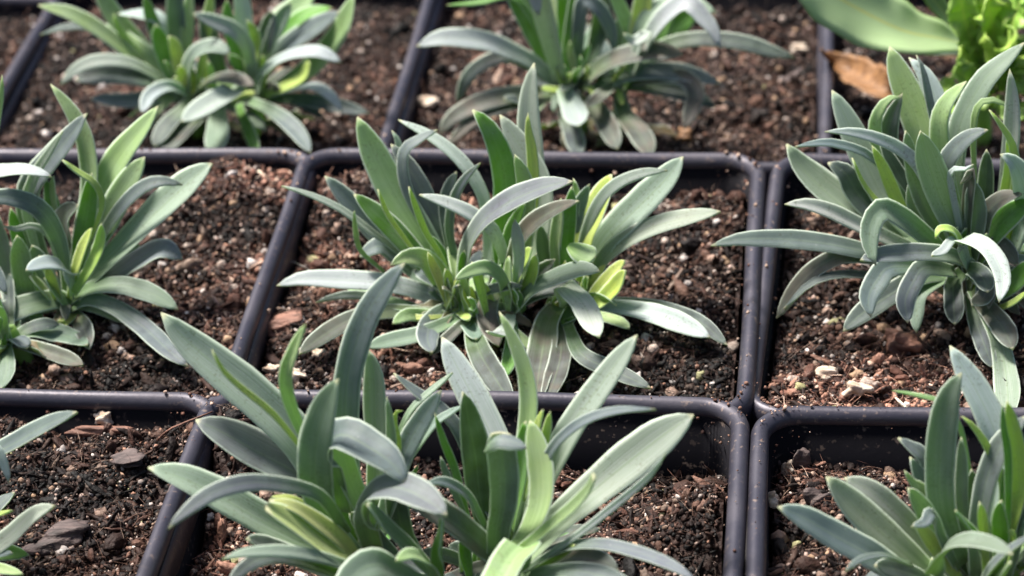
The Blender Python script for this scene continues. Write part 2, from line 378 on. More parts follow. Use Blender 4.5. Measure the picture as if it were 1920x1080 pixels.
    add(1, P, s_[:, None]*rng.uniform(.6, 1.25, (n, 3)), PERL[rng.choice(5, n, p=[.26, .22, .24, .22, .06])]*rng.uniform(.6, 1.1, (n, 1)), 1, .17, False)
    # crumbs left lying on the rim and stuck to the walls
    rs = np.array(rounded_square(size/2-.017, .07)); k_ = rng.integers(0, len(rs), 240); f_ = rng.random((240, 1)); Pr = rs[k_]*(1-f_)+rs[(k_+1) % len(rs)]*f_
    onrim = rng.random(240) < .5; Pr = np.where(onrim[:, None], Pr*(1+rng.normal(size=(240, 1))*.006), Pr*(1-.040/size))
    zr = np.where(onrim, .001, -.03-.08*rng.random(240)**1.5)+cz+TILT.get(key, 0)*Pr[:, 1]
    Pr = np.c_[Pr[:, 0]*math.cos(a_)-Pr[:, 1]*math.sin(a_)+cx, Pr[:, 0]*math.sin(a_)+Pr[:, 1]*math.cos(a_)+cy, zr]
    add(0, Pr, (.0010+.0042*rng.random(240)**4)[:, None]*np.ones((1, 3)), SOILC[rng.choice([2, 3, 4], 240)]*rng.uniform(.6, 1.7, (240, 1)), 1., .2, False)
    V = np.concatenate([q[0] for q in parts]); F = np.concatenate([q[1] for q in parts]); C = np.concatenate([q[2] for q in parts])
    o = mesh_obj('potting_soil', V, F, SOIL, col=C, origin=(cx, cy, cz+lev))
    tag(o, 'dark brown fibrous potting soil with white perlite filling the ' + lab.split(',')[0].replace('black square ', ''), 'soil', kind='stuff')

# ---------------------------------------------------------------- leaves
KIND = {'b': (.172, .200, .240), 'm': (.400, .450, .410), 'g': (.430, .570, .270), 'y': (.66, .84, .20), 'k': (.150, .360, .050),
        'p': (.610, .640, .700), 'd': (.115, .110, .108), 'n': (.068, .086, .102), 't': (.250, .325, .262), 'w': (.30, .22, .13)}  # 'n' is 'b' darkened for leaves that stand in shade
def catmull(P, n):
    P = np.asarray(P, float); Q = np.vstack([2*P[0]-P[1], P, 2*P[-1]-P[-2]])
    seg = np.linalg.norm(np.diff(P, axis=0), axis=1); cum = np.r_[0, np.cumsum(seg)]; tot = cum[-1]
    out = []
    for s in np.linspace(0, tot, n):
        i = min(np.searchsorted(cum, s, 'right')-1, len(P)-2); t = (s-cum[i])/max(seg[i], 1e-9)
        a, b, c, d = Q[i:i+4]
        out.append(.5*((2*b)+(-a+c)*t+(2*a-5*b+4*c-d)*t*t+(-a+3*b-3*c+d)*t**3))
    return np.array(out)
PROF_T = np.array([0, .12, .3, .5, .68, .82, .91, .965, 1.])
PROF_W = np.array([.60, .68, .84, .97, 1., .86, .60, .33, .04])
def leaf(parent, base, pts, width, kind, rng, roll=0., fold=.22, ruffle=0., freq=9, mat=None, n=20, prof=None, thick=.0042, name='leaf', warp=1., v0=0.):
    """pts: 3-D spine from base to tip (pot units); width: blade width (pot units) at its widest."""
    S = catmull(pts, n); T = np.gradient(S, axis=0); T /= np.linalg.norm(T, axis=1)[:, None]
    m = 9; us = np.linspace(-1, 1, m); V = []; UV = []
    t = np.linspace(0, 1, n); W = np.interp(t, PROF_T, PROF_W if prof is None else prof)*width
    if n > 12 and prof is None: W[-1] = width*.03
    ph = rng.random(4)*6.28; bend = rng.normal()*.10*warp; tw = rng.normal()*.22*warp
    prev = None; NN = []; SS = []
    if fold == .22: fold = rng.uniform(.2, .5)
    for i in range(n):
        toc = CP-S[i]; toc /= np.linalg.norm(toc)
        nv = .55*toc+np.array([-.12, 0, .68]); nv -= T[i]*(nv@T[i]); nv /= np.linalg.norm(nv)
        if prev is not None: nv = nv*.55+prev*.45; nv -= T[i]*(nv@T[i]); nv /= np.linalg.norm(nv)
        prev = nv; a = roll+tw*(t[i]-.5)
        sv = np.cross(T[i], nv); nn = nv*math.cos(a)+sv*math.sin(a); sv = np.cross(T[i], nn)
        NN.append(nn); SS.append(sv)
    for i in range(n):
        nn, sv = NN[i], SS[i]
        # keep the blade's seen width when it is rolled away
        toc = CP-S[i]; toc /= np.linalg.norm(toc); vis = math.sqrt(max(1-(sv@toc)**2, .3)); hw = W[i]/2/vis
        hw *= 1+.035*math.sin(7*t[i]+ph[0])+.014*math.sin(31*t[i]+ph[2])
        f = fold*(1-.45*t[i])
        for side in (1, -1):
            for j, u in enumerate(us):
                z = f*hw*(abs(u)**1.5)*1.0-f*hw*.35+bend*hw*math.sin(5*t[i]+ph[1])*u
                if ruffle: z += ruffle*hw*(abs(u)**1.6)*(math.sin(freq*6.28*t[i]+ph[2]*1+(2 if u > 0 else 0))+.5*math.sin(freq*2.3*6.28*t[i]+ph[3]))
                th = thick*.5*math.sqrt(max(1-u**4, 0))+.0004
                V.append(S[i]+sv*hw*u+nn*(z+side*th)); UV.append((.5+u*.5, v0+(1-v0)*t[i]))
    F = []
    def id_(i, s, j): return i*2*m+s*m+j
    for i in range(n-1):
        for j in range(m-1):
            F.append((id_(i, 0, j), id_(i, 0, j+1), id_(i+1, 0, j+1), id_(i+1, 0, j)))
            F.append((id_(i, 1, j), id_(i+1, 1, j), id_(i+1, 1, j+1), id_(i, 1, j+1)))
        F.append((id_(i, 0, 0), id_(i+1, 0, 0), id_(i+1, 1, 0), id_(i, 1, 0)))
        F.append((id_(i, 0, m-1), id_(i, 1, m-1), id_(i+1, 1, m-1), id_(i+1, 0, m-1)))
    for i in (0, n-1):
        for j in range(m-1):
            q = (id_(i, 0, j), id_(i, 1, j), id_(i, 1, j+1), id_(i, 0, j+1)); F.append(q if i == 0 else q[::-1])
    o = mesh_obj(name, np.array(V)-np.asarray(base), F, mat or LEAF, parent, uv=UV)
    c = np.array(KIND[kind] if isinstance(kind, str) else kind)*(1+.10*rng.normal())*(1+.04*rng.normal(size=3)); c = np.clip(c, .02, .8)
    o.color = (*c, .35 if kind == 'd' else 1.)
    return o
def tube(parent, base, pts, r0, r1, color, name='stem'):
    S = catmull(pts, 8); T = np.gradient(S, axis=0); V = []; UV = []; k = 8
    for i in range(8):
        tv = T[i]/np.linalg.norm(T[i]); a = np.cross(tv, (1, .2, 0)); a /= np.linalg.norm(a); b = np.cross(tv, a); r = r0+(r1-r0)*i/7
        for j in range(k):
            an = 6.283*j/k; V.append(S[i]+(a*math.cos(an)+b*math.sin(an))*r); UV.append((.3, .1+.1*i/8))
    F = [(i*k+j, i*k+(j+1) % k, (i+1)*k+(j+1) % k, (i+1)*k+j) for i in range(7) for j in range(k)]
    F += [tuple(range(k))[::-1], tuple(range(7*k, 8*k))]
    o = mesh_obj(name, np.array(V)-np.asarray(base), F, LEAF, parent, uv=UV); o.color = (*color, 1); return o

PLANTS = {}
def plant(name, key, Y0, crowns, label, leaves, fill=9, cat='plant', seed=1, group='clumps of narrow grey green leaves growing one to a pot'):
    """crowns: picture positions of the leaf rosettes; leaves: (kind, width_px, base depth, tip depth, [tip .. base], roll)"""
    rng = np.random.default_rng(seed)
    pc = at_y(*crowns[0], Y0); z0 = float(soil_z(key, pc[0], pc[1])); base = np.array([pc[0], pc[1], z0])
    root = empty(name, base); tag(root, label, cat, group)
    cx, cy, cz, size = POTS[key][:4]
    def clampz(P, lift=.042):
        # a point that would sink into the soil slides up its sight line until it lies on it
        for _ in range(6):
            inside = abs(P[0]-cx) < size/2-.03 and abs(P[1]-cy) < size/2-.03
            zs = float(soil_z(key, P[0], P[1]))+lift if inside else cz+.012
            if P[2] >= zs-1e-4: break
            d = P-CP; P = CP+d*((zs-CP[2])/d[2])
        return P
    for cpx in crowns:
        c = clampz(at_y(*cpx, Y0)); g = np.array([base[0]*.35+c[0]*.65, c[1]+.01, float(soil_z(key, c[0], c[1]))-.01])
        tube(root, base, [g, (g+c)/2+np.array([.004, 0, 0]), c+np.array([0, 0, .03])], .020, .014, (.30, .46, .12))
        for _ in range(4):
            a = rng.random()*6.283; el = rng.uniform(.95, 1.5); L = rng.uniform(.06, .13); c2 = c+np.array([rng.normal()*.02, -.012-.02*rng.random(), .01])
            dr = np.array([math.cos(a)*math.cos(el), math.sin(a)*math.cos(el), math.sin(el)])
            leaf(root, base, [c2, c2+dr*L*.5, c2+dr*L+np.array([0, -.01, 0])], rng.uniform(.016, .026), rng.choice(['y', 'y', 'k', 'g']), rng, roll=rng.normal()*.5, n=10, fold=.55)
        for _ in range(3):      # withered old leaves round the foot
            a = rng.random()*6.283; L = rng.uniform(.06, .13); gz = float(soil_z(key, c[0], c[1])); dr = np.array([math.cos(a), math.sin(a), 0])
            q = [np.array([c[0], c[1], gz+.03])+dr*L*s_+np.array([0, 0, .02*math.sin(3*s_)-.004*s_]) for s_ in (0, .4, .75, 1.)]
            leaf(root, base, q, rng.uniform(.014, .024), 'w', rng, roll=rng.normal()*.6, n=10, fold=.7, ruffle=.3, freq=3)
        for _ in range(fill):
            a = rng.random()*6.283; el = rng.uniform(.1, 1.1); L = rng.uniform(.09, .2); q = []
            dr = np.array([math.cos(a)*math.cos(el), math.sin(a)*math.cos(el)+.12, math.sin(el)])
            for s in (0, .35, .7, 1.): q.append(c+dr*L*s+np.array([0, 0, -.07*s*s*math.cos(el)]))
            q = [np.array([x[0], x[1], max(x[2], z0+.012)]) for x in q]
            leaf(root, base, q, rng.uniform(.020, .036), rng.choice(['n', 'b', 't', 'k', 'g', 'd']), rng, roll=rng.normal()*.4, n=10)
    for L in leaves:
        kind, wpx, b, d, pts = L[:5]; roll = L[5] if len(L) > 5 else rng.normal()*.22
        pts = pts[::-1]; A = np.array(pts, float); seg = np.r_[0, np.cumsum(np.linalg.norm(np.diff(A, axis=0), axis=1))]; seg /= seg[-1]
        P = []
        for (x, y), s in zip(pts, seg):
            P.append(clampz(at_y(x, y, Y0+(b+(d-b)*s**1.2)/100.)))
        dist = float((np.mean(P, axis=0)-CP)@CF)
        leaf(root, base, P, wpx*dist/FPX, kind, rng, roll=roll, n=20 if wpx > 18 else 14, **(L[6] if len(L) > 6 else {}))
    return root

# ================================================================ the plants
# ---- nearest clump, front pot
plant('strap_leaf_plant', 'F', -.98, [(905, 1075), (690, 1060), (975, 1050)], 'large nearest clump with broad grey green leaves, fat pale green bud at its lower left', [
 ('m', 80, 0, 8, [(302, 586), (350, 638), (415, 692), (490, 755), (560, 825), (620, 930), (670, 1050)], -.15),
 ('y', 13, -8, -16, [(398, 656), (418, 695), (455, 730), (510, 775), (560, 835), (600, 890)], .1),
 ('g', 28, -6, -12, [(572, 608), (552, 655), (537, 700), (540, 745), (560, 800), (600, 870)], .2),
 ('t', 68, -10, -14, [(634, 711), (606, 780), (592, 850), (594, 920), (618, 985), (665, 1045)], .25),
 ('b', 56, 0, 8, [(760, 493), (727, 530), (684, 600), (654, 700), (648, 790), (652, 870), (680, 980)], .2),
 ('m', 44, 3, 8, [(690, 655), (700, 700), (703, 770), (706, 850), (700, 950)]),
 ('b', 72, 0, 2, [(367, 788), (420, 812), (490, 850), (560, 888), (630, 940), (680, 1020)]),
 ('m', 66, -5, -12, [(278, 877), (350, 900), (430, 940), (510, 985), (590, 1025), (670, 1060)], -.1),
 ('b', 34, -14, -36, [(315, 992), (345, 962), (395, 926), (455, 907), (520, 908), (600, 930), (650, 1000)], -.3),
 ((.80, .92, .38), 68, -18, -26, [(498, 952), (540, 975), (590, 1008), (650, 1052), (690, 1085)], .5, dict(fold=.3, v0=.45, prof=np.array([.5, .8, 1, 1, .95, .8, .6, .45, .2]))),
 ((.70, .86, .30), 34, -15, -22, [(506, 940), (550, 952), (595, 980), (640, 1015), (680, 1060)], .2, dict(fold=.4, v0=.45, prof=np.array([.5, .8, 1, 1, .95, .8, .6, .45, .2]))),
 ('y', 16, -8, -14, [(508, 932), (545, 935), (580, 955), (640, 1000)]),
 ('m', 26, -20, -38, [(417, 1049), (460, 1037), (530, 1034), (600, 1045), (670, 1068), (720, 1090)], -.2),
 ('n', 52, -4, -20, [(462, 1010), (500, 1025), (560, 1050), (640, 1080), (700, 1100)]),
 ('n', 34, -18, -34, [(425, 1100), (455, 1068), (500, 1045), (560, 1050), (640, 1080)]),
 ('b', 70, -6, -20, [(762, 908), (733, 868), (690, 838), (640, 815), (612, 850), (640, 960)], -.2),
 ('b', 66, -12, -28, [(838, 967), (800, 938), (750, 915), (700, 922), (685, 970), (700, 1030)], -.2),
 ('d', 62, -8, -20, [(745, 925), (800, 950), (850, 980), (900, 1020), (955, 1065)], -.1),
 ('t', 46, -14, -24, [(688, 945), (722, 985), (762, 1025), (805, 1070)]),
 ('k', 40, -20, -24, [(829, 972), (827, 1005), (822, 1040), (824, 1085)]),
 ('g', 32, -22, -34, [(742, 1052), (768, 1040), (796, 1050), (812, 1075), (820, 1100)]),
 ('t', 64, -20, -40, [(625, 1150), (660, 1085), (705, 1058), (770, 1090), (850, 1130)], -.3),
 ('p', 64, 0, 18, [(829, 632), (856, 685), (890, 748), (920, 810), (948, 880), (955, 960), (945, 1040)], -.2),
 ('b', 56, -10, -12, [(940, 812), (941, 850), (946, 900), (945, 950), (935, 1000), (930, 1060)], .3, dict(prof=np.array([.6, .7, .85, .95, 1, 1, .98, .9, .7]), fold=.5)),
 ('b', 30, -14, -16, [(987, 841), (965, 832), (940, 826), (922, 834), (910, 848)], -.2, dict(prof=np.array([.2, .5, .9, 1, .95, .75, .5, .3, .05]), fold=-.3)),
 ('n', 56, 4, 2, [(868, 735), (880, 795), (892, 860), (900, 930), (915, 1000), (930, 1060)], .55),
 ('g', 34, -4, 10, [(936, 584), (960, 630), (984, 690), (993, 750), (988, 815), (978, 880), (966, 960), (955, 1040)], -.3),
 ('m', 54, -2, 8, [(1195, 628), (1163, 672), (1118, 735), (1075, 795), (1040, 860), (1005, 930), (970, 1010)], .1),
 ('b', 20, -6, -10, [(1230, 768), (1165, 769), (1108, 783), (1062, 812), (1030, 850), (1000, 920), (980, 1000)], .2),
 ('g', 50, -14, -4, [(994, 788), (1006, 835), (1016, 890), (1013, 945), (993, 995), (962, 1040)], -.3),
 ('y', 19, -2, -2, [(1018, 768), (1006, 805), (998, 860), (985, 940)]),
 ('y', 21, -3, -4, [(1031, 772), (1024, 815), (1010, 865), (990, 940)]),
 ('k', 30, -4, -4, [(985, 790), (982, 850), (975, 920), (960, 1000)]),
 ('m', 72, -8, 2, [(1301, 778), (1250, 812), (1178, 868), (1112, 922), (1052, 972), (1002, 1025), (965, 1065)], .05),
 ('p', 16, -12, -16, [(1248, 850), (1215, 895), (1150, 950), (1080, 1005), (1010, 1052), (975, 1075)], .6),
 ('g', 27, -16, -24, [(1114, 893), (1104, 918), (1078, 948), (1040, 980), (990, 1022), (960, 1050)], 0, dict(fold=.6, prof=np.array([.8, .85, .9, .95, 1, .95, .85, .75, .5]))),
 ('g', 64, -16, -42, [(915, 1145), (932, 1095), (958, 1045), (985, 1025), (985, 1060)], -.1, dict(prof=np.array([.9, 1, 1, 1, 1, .9, .7, .5, .1]))),
 ('b', 27, -10, -28, [(1305, 1090), (1262, 1062), (1200, 1038), (1130, 1022), (1062, 1027), (1000, 1060)], -.1),
 ('b', 42, -16, -34, [(1210, 1130), (1150, 1090), (1090, 1072), (1030, 1072), (975, 1085)], -.1),
 ('d', 34, -4, -12, [(1160, 1070), (1125, 1050), (1075, 1045), (1020, 1060)]),
 ('y', 22, -8, -14, [(1080, 1022), (1050, 1040), (1010, 1062), (970, 1080)]),
 ('k', 17, 0, 0, [(815, 775), (832, 828), (853, 880), (868, 940), (890, 1020)]),
 ('b', 15, -2, -2, [(826, 857), (834, 880), (846, 910), (870, 960)]),
 ('b', 23, -4, -12, [(798, 908), (825, 903), (852, 912), (880, 935), (910, 990)]),
 ('b', 44, 0, 4, [(827, 732), (798, 778), (770, 825), (748, 880), (730, 940), (710, 1010)], .1),
 ('b', 24, 4, 10, [(738, 700), (778, 733), (822, 765), (858, 805), (885, 880), (900, 980)]),
 ('m', 12, 4, 12, [(849, 699), (806, 735), (770, 770), (740, 830)]),
 ('m', 15, 2, 8, [(869, 761), (842, 775), (810, 800), (770, 860)]),
 ('y', 12, 2, 2, [(757, 770), (744, 772), (740, 795), (748, 835), (740, 900)]),
 ('k', 12, 2, 2, [(785, 870), (772, 900), (765, 950), (750, 1000)]),
 ('g', 46, -6, -6, [(632, 800), (643, 860), (662, 915), (690, 970), (700, 1030)], .3),
 ('k', 26, -2, -2, [(585, 860), (600, 900), (640, 960), (680, 1020)]),
 ('n', 40, -2, -4, [(655, 960), (680, 985), (720, 1030), (770, 1080)]),
 ('n', 44, 0, 0, [(735, 900), (745, 950), (760, 1010), (800, 1070)]),
 ('k', 24, -6, -6, [(868, 1000), (872, 1040), (880, 1080)]),
 ('m', 18, -2, -4, [(725, 745), (732, 790), (735, 850), (725, 930)]),
], fill=10, seed=11)

# ---- middle pot
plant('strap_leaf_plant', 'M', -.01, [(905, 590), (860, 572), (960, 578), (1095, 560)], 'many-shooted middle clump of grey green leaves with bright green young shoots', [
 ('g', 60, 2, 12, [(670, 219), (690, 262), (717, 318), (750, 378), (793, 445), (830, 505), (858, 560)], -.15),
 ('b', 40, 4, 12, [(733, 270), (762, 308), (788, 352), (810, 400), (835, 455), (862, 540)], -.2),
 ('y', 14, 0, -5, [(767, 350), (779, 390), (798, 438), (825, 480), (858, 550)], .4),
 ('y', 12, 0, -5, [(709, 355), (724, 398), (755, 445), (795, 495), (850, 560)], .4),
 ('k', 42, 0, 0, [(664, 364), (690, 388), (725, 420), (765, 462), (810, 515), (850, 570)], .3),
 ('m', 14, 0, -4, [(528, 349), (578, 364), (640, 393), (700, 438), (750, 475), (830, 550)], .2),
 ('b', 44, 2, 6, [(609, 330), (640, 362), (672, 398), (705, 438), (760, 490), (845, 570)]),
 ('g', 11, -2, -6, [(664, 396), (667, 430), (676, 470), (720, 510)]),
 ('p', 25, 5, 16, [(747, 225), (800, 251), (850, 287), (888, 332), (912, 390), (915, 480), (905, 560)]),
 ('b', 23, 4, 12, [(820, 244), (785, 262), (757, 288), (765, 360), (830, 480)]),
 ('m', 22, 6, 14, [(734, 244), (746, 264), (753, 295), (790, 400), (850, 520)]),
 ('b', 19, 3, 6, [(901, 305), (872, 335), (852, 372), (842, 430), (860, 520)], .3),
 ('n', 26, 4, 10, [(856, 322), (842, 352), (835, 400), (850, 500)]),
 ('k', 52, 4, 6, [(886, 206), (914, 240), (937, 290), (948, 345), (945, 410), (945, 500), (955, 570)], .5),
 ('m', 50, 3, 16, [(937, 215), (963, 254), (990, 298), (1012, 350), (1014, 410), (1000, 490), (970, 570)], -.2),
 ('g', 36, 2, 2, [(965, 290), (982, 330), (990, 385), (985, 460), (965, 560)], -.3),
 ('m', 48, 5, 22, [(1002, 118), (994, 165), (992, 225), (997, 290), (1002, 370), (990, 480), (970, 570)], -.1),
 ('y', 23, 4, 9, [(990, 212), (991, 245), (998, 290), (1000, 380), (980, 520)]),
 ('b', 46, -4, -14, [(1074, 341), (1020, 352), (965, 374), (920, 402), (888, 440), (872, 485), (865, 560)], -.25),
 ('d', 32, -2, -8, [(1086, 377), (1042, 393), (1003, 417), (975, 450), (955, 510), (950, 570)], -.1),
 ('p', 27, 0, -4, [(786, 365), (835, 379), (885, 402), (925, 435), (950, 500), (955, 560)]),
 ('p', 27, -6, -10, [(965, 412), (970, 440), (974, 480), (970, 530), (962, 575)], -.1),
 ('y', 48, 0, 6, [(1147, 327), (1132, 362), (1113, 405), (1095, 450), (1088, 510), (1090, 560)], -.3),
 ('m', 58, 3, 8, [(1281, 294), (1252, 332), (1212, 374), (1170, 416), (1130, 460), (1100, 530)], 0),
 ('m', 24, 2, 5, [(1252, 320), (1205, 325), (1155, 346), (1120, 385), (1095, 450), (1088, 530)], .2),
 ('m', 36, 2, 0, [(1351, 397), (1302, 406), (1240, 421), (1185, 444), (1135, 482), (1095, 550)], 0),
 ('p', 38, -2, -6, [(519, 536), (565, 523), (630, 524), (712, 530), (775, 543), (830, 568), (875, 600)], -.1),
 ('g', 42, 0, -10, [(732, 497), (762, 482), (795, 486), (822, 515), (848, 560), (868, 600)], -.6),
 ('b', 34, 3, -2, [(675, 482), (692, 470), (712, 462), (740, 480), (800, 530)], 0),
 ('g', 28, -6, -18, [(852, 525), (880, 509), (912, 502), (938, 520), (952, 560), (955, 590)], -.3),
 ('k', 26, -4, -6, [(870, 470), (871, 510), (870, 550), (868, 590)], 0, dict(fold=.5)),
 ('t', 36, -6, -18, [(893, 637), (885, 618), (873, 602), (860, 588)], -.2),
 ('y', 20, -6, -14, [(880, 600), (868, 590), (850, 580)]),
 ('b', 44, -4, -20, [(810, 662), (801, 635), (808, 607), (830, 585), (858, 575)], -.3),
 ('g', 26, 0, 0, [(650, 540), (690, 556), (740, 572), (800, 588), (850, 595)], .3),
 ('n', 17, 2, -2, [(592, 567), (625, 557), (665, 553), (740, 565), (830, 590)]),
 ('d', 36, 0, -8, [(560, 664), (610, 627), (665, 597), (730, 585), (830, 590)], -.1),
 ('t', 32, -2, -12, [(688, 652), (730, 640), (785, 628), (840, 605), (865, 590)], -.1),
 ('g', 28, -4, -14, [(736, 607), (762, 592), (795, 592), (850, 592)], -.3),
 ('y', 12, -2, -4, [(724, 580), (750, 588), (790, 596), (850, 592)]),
 ('y', 34, -5, -8, [(997, 464), (979, 500), (963, 540), (957, 580)], -.2, dict(fold=.5)),
 ('y', 28, -6, -10, [(1005, 477), (1001, 510), (985, 550), (965, 585)], .3, dict(fold=.5)),
 ('t', 38, -8, -16, [(1125, 509), (1088, 506), (1040, 521), (1000, 542), (965, 582)], -.1),
 ('g', 42, -9, -11, [(1117, 482), (1103, 479), (1085, 470), (1066, 460)], -.2, dict(prof=np.array([.3, .6, .9, 1, 1, .85, .6, .35, .1]), fold=-.2)),
 ('y', 27, -2, -4, [(1172, 488), (1147, 515), (1122, 545), (1100, 575)], -.1),
 ('y', 33, -4, -8, [(1173, 507), (1157, 535), (1132, 560), (1100, 585)], .1, dict(fold=.5)),
 ('y', 16, 0, 0, [(1136, 496), (1117, 520), (1098, 560)]),
 ('p', 48, -6, -26, [(1124, 633), (1109, 604), (1092, 570), (1074, 552), (1056, 536), (1060, 570)], -.2),
 ('p', 40, -2, -16, [(1332, 633), (1278, 608), (1215, 587), (1150, 577), (1095, 575)], -.1),
 ('n', 30, 1, 0, [(1364, 648), (1315, 606), (1250, 580), (1180, 570), (1100, 570)]),
 ('g', 26, -4, -14, [(1180, 616), (1155, 602), (1125, 594), (1090, 588)]),
 ('d', 56, -8, -34, [(1004, 750), (1010, 700), (1018, 650), (1026, 605), (1045, 575)], 0, dict(prof=np.array([.6, .8, .95, 1, 1, .9, .75, .6, .3]))),
 ('d', 42, -4, -22, [(1020, 760), (1040, 710), (1052, 660), (1050, 610), (1050, 580)]),
 ('d', 42, -4, -18, [(935, 650), (918, 615), (913, 580), (928, 545), (945, 560)], -.3),
 ('p', 32, -10, -24, [(915, 622), (935, 628), (952, 612), (958, 590)]),
 ('n', 50, -8, -30, [(960, 760), (930, 712), (903, 668), (888, 625), (895, 600)]),
 ('k', 30, -6, -24, [(945, 710), (955, 675), (960, 640), (960, 600)]),
 ('n', 34, -2, -20, [(1220, 728), (1150, 695), (1090, 665), (1065, 610)]),
 ('g', 24, 0, 2, [(1052, 372), (1046, 420), (1042, 470), (1050, 550)]),
 ('t', 30, 2, 4, [(1012, 420), (1020, 470), (1030, 520), (1045, 570)]),
 ('k', 30, 0, 2, [(1072, 350), (1068, 400), (1062, 460), (1060, 560)], .4),
 ('k', 34, -3, -6, [(1078, 560), (1072, 580), (1065, 605), (1060, 590)]),
 ('y', 28, -4, -8, [(1045, 545), (1035, 570), (1030, 592)]),
 ('b', 26, 2, 6, [(905, 470), (890, 500), (900, 560)]),
 ('k', 26, 1, 1, [(985, 380), (960, 430), (945, 490), (945, 560)], .3),
 ('b', 30, 3, 5, [(1105, 345), (1085, 390), (1070, 450), (1070, 540)], .3),
 ('g', 20, 3, 6, [(1075, 335), (1082, 360), (1078, 400), (1075, 460), (1080, 540)]),
 ('k', 30, 2, 3, [(805, 440), (825, 480), (850, 540), (865, 585)], .3),
], fill=7, seed=22)

# ---- left pot
plant('strap_leaf_plant', 'L', -.02, [(125, 575), (20, 640)], 'clump cut off by the left edge with tall upright yellowish green leaves', [
 ('g', 34, 0, 14, [(95, 158), (132, 205), (157, 253), (167, 305), (168, 360), (150, 450), (135, 550)], -.2),
 ('g', 46, 0, 14, [(297, 199), (263, 244), (225, 292), (200, 340), (180, 395), (160, 450), (138, 540)], -.1),
 ('g', 48, -2, 8, [(272, 294), (248, 328), (222, 375), (196, 425), (166, 480), (138, 545)], .1),
 ('m', 52, -4, 8, [(398, 307), (362, 335), (300, 392), (237, 455), (175, 515), (135, 565)], 0),
 ('b', 26, 0, 2, [(343, 347), (302, 340), (262, 355), (215, 405), (160, 500)], 0),
 ('b', 48, 2, 6, [(163, 213), (130, 258), (90, 305), (55, 355), (60, 440), (100, 550)], .1),
 ('m', 20, 0, 3, [(118, 246), (90, 288), (62, 335), (50, 400), (90, 540)], .4),
 ('p', 32, -4, -8, [(97, 332), (62, 321), (20, 320), (-40, 340), (-60, 450)], -.2),
 ('y', 13, -2, -4, [(117, 300), (145, 322), (178, 345), (192, 385), (170, 450)], .3),
 ('b', 36, -4, -12, [(-60, 385), (0, 368), (65, 385), (102, 430), (122, 490), (128, 560)], -.4),
 ('m', 13, -4, -8, [(4, 423), (30, 430), (60, 424), (90, 440), (115, 500)]),
 ('d', 44, 0, 0, [(148, 385), (124, 402), (116, 440), (124, 500), (130, 560)]),
 ('t', 42, -4, -6, [(32, 442), (40, 490), (48, 550), (70, 600)]),
 ('p', 34, -6, -20, [(48, 508), (77, 495), (107, 495), (132, 515), (138, 550)], -.2),
 ('y', 23, -6, -6, [(172, 428), (155, 468), (142, 510), (132, 560)]),
 ('y', 25, -8, -8, [(190, 419), (187, 458), (168, 503), (140, 550)], .3, dict(fold=.5)),
 ('b', 50, 0, -2, [(342, 487), (308, 468), (265, 485), (212, 518), (150, 560)], -.3),
 ('t', 38, -4, -12, [(334, 580), (285, 552), (230, 536), (172, 540), (130, 565)], -.1),
 ('b', 40, -6, -22, [(353, 687), (318, 660), (270, 615), (218, 578), (170, 562), (135, 575)], -.1),
 ('t', 38, -4, -12, [(164, 648), (118, 629), (60, 622), (15, 640)]),
 ('d', 30, -6, -16, [(156, 685), (118, 670), (65, 652), (15, 640)]),
 ('d', 36, -6, -16, [(168, 655), (160, 622), (145, 595), (130, 580)]),
 ('t', 50, -6, -20, [(-70, 622), (0, 592), (55, 572), (110, 562), (130, 575)], -.1),
 ('t', 34, -6, -20, [(2, 730), (14, 690), (12, 650), (15, 635)]),
 ('y', 26, -4, -6, [(152, 555), (138, 585), (115, 610), (118, 590)]),
 ('y', 20, -6, -8, [(40, 620), (20, 640), (10, 655)]),
 ('b', 32, -6, -16, [(13, 553), (-10, 510), (-50, 470), (-60, 560)]),
 ('k', 38, -1, -2, [(172, 325), (168, 375), (158, 430), (138, 530)], .4),
 ('k', 30, 2, 3, [(85, 335), (98, 385), (110, 450), (122, 540)], .2),
 ('g', 26, 2, 3, [(100, 330), (96, 380), (105, 440), (120, 530)]),
 ('g', 14, -2, 4, [(4, 140), (2, 180), (-10, 260), (-20, 420)]),
 ('t', 40, 2, 2, [(-5, 400), (5, 460), (20, 540), (30, 620)]),
 ('k', 30, 0, 2, [(20, 390), (35, 450), (60, 530), (100, 580)]),
 ('b', 36, -2, -2, [(60, 460), (80, 500), (105, 545), (120, 575)]),
 ('g', 20, 0, 0, [(262, 460), (230, 475), (190, 510), (145, 560)]),
], fill=8, seed=33)

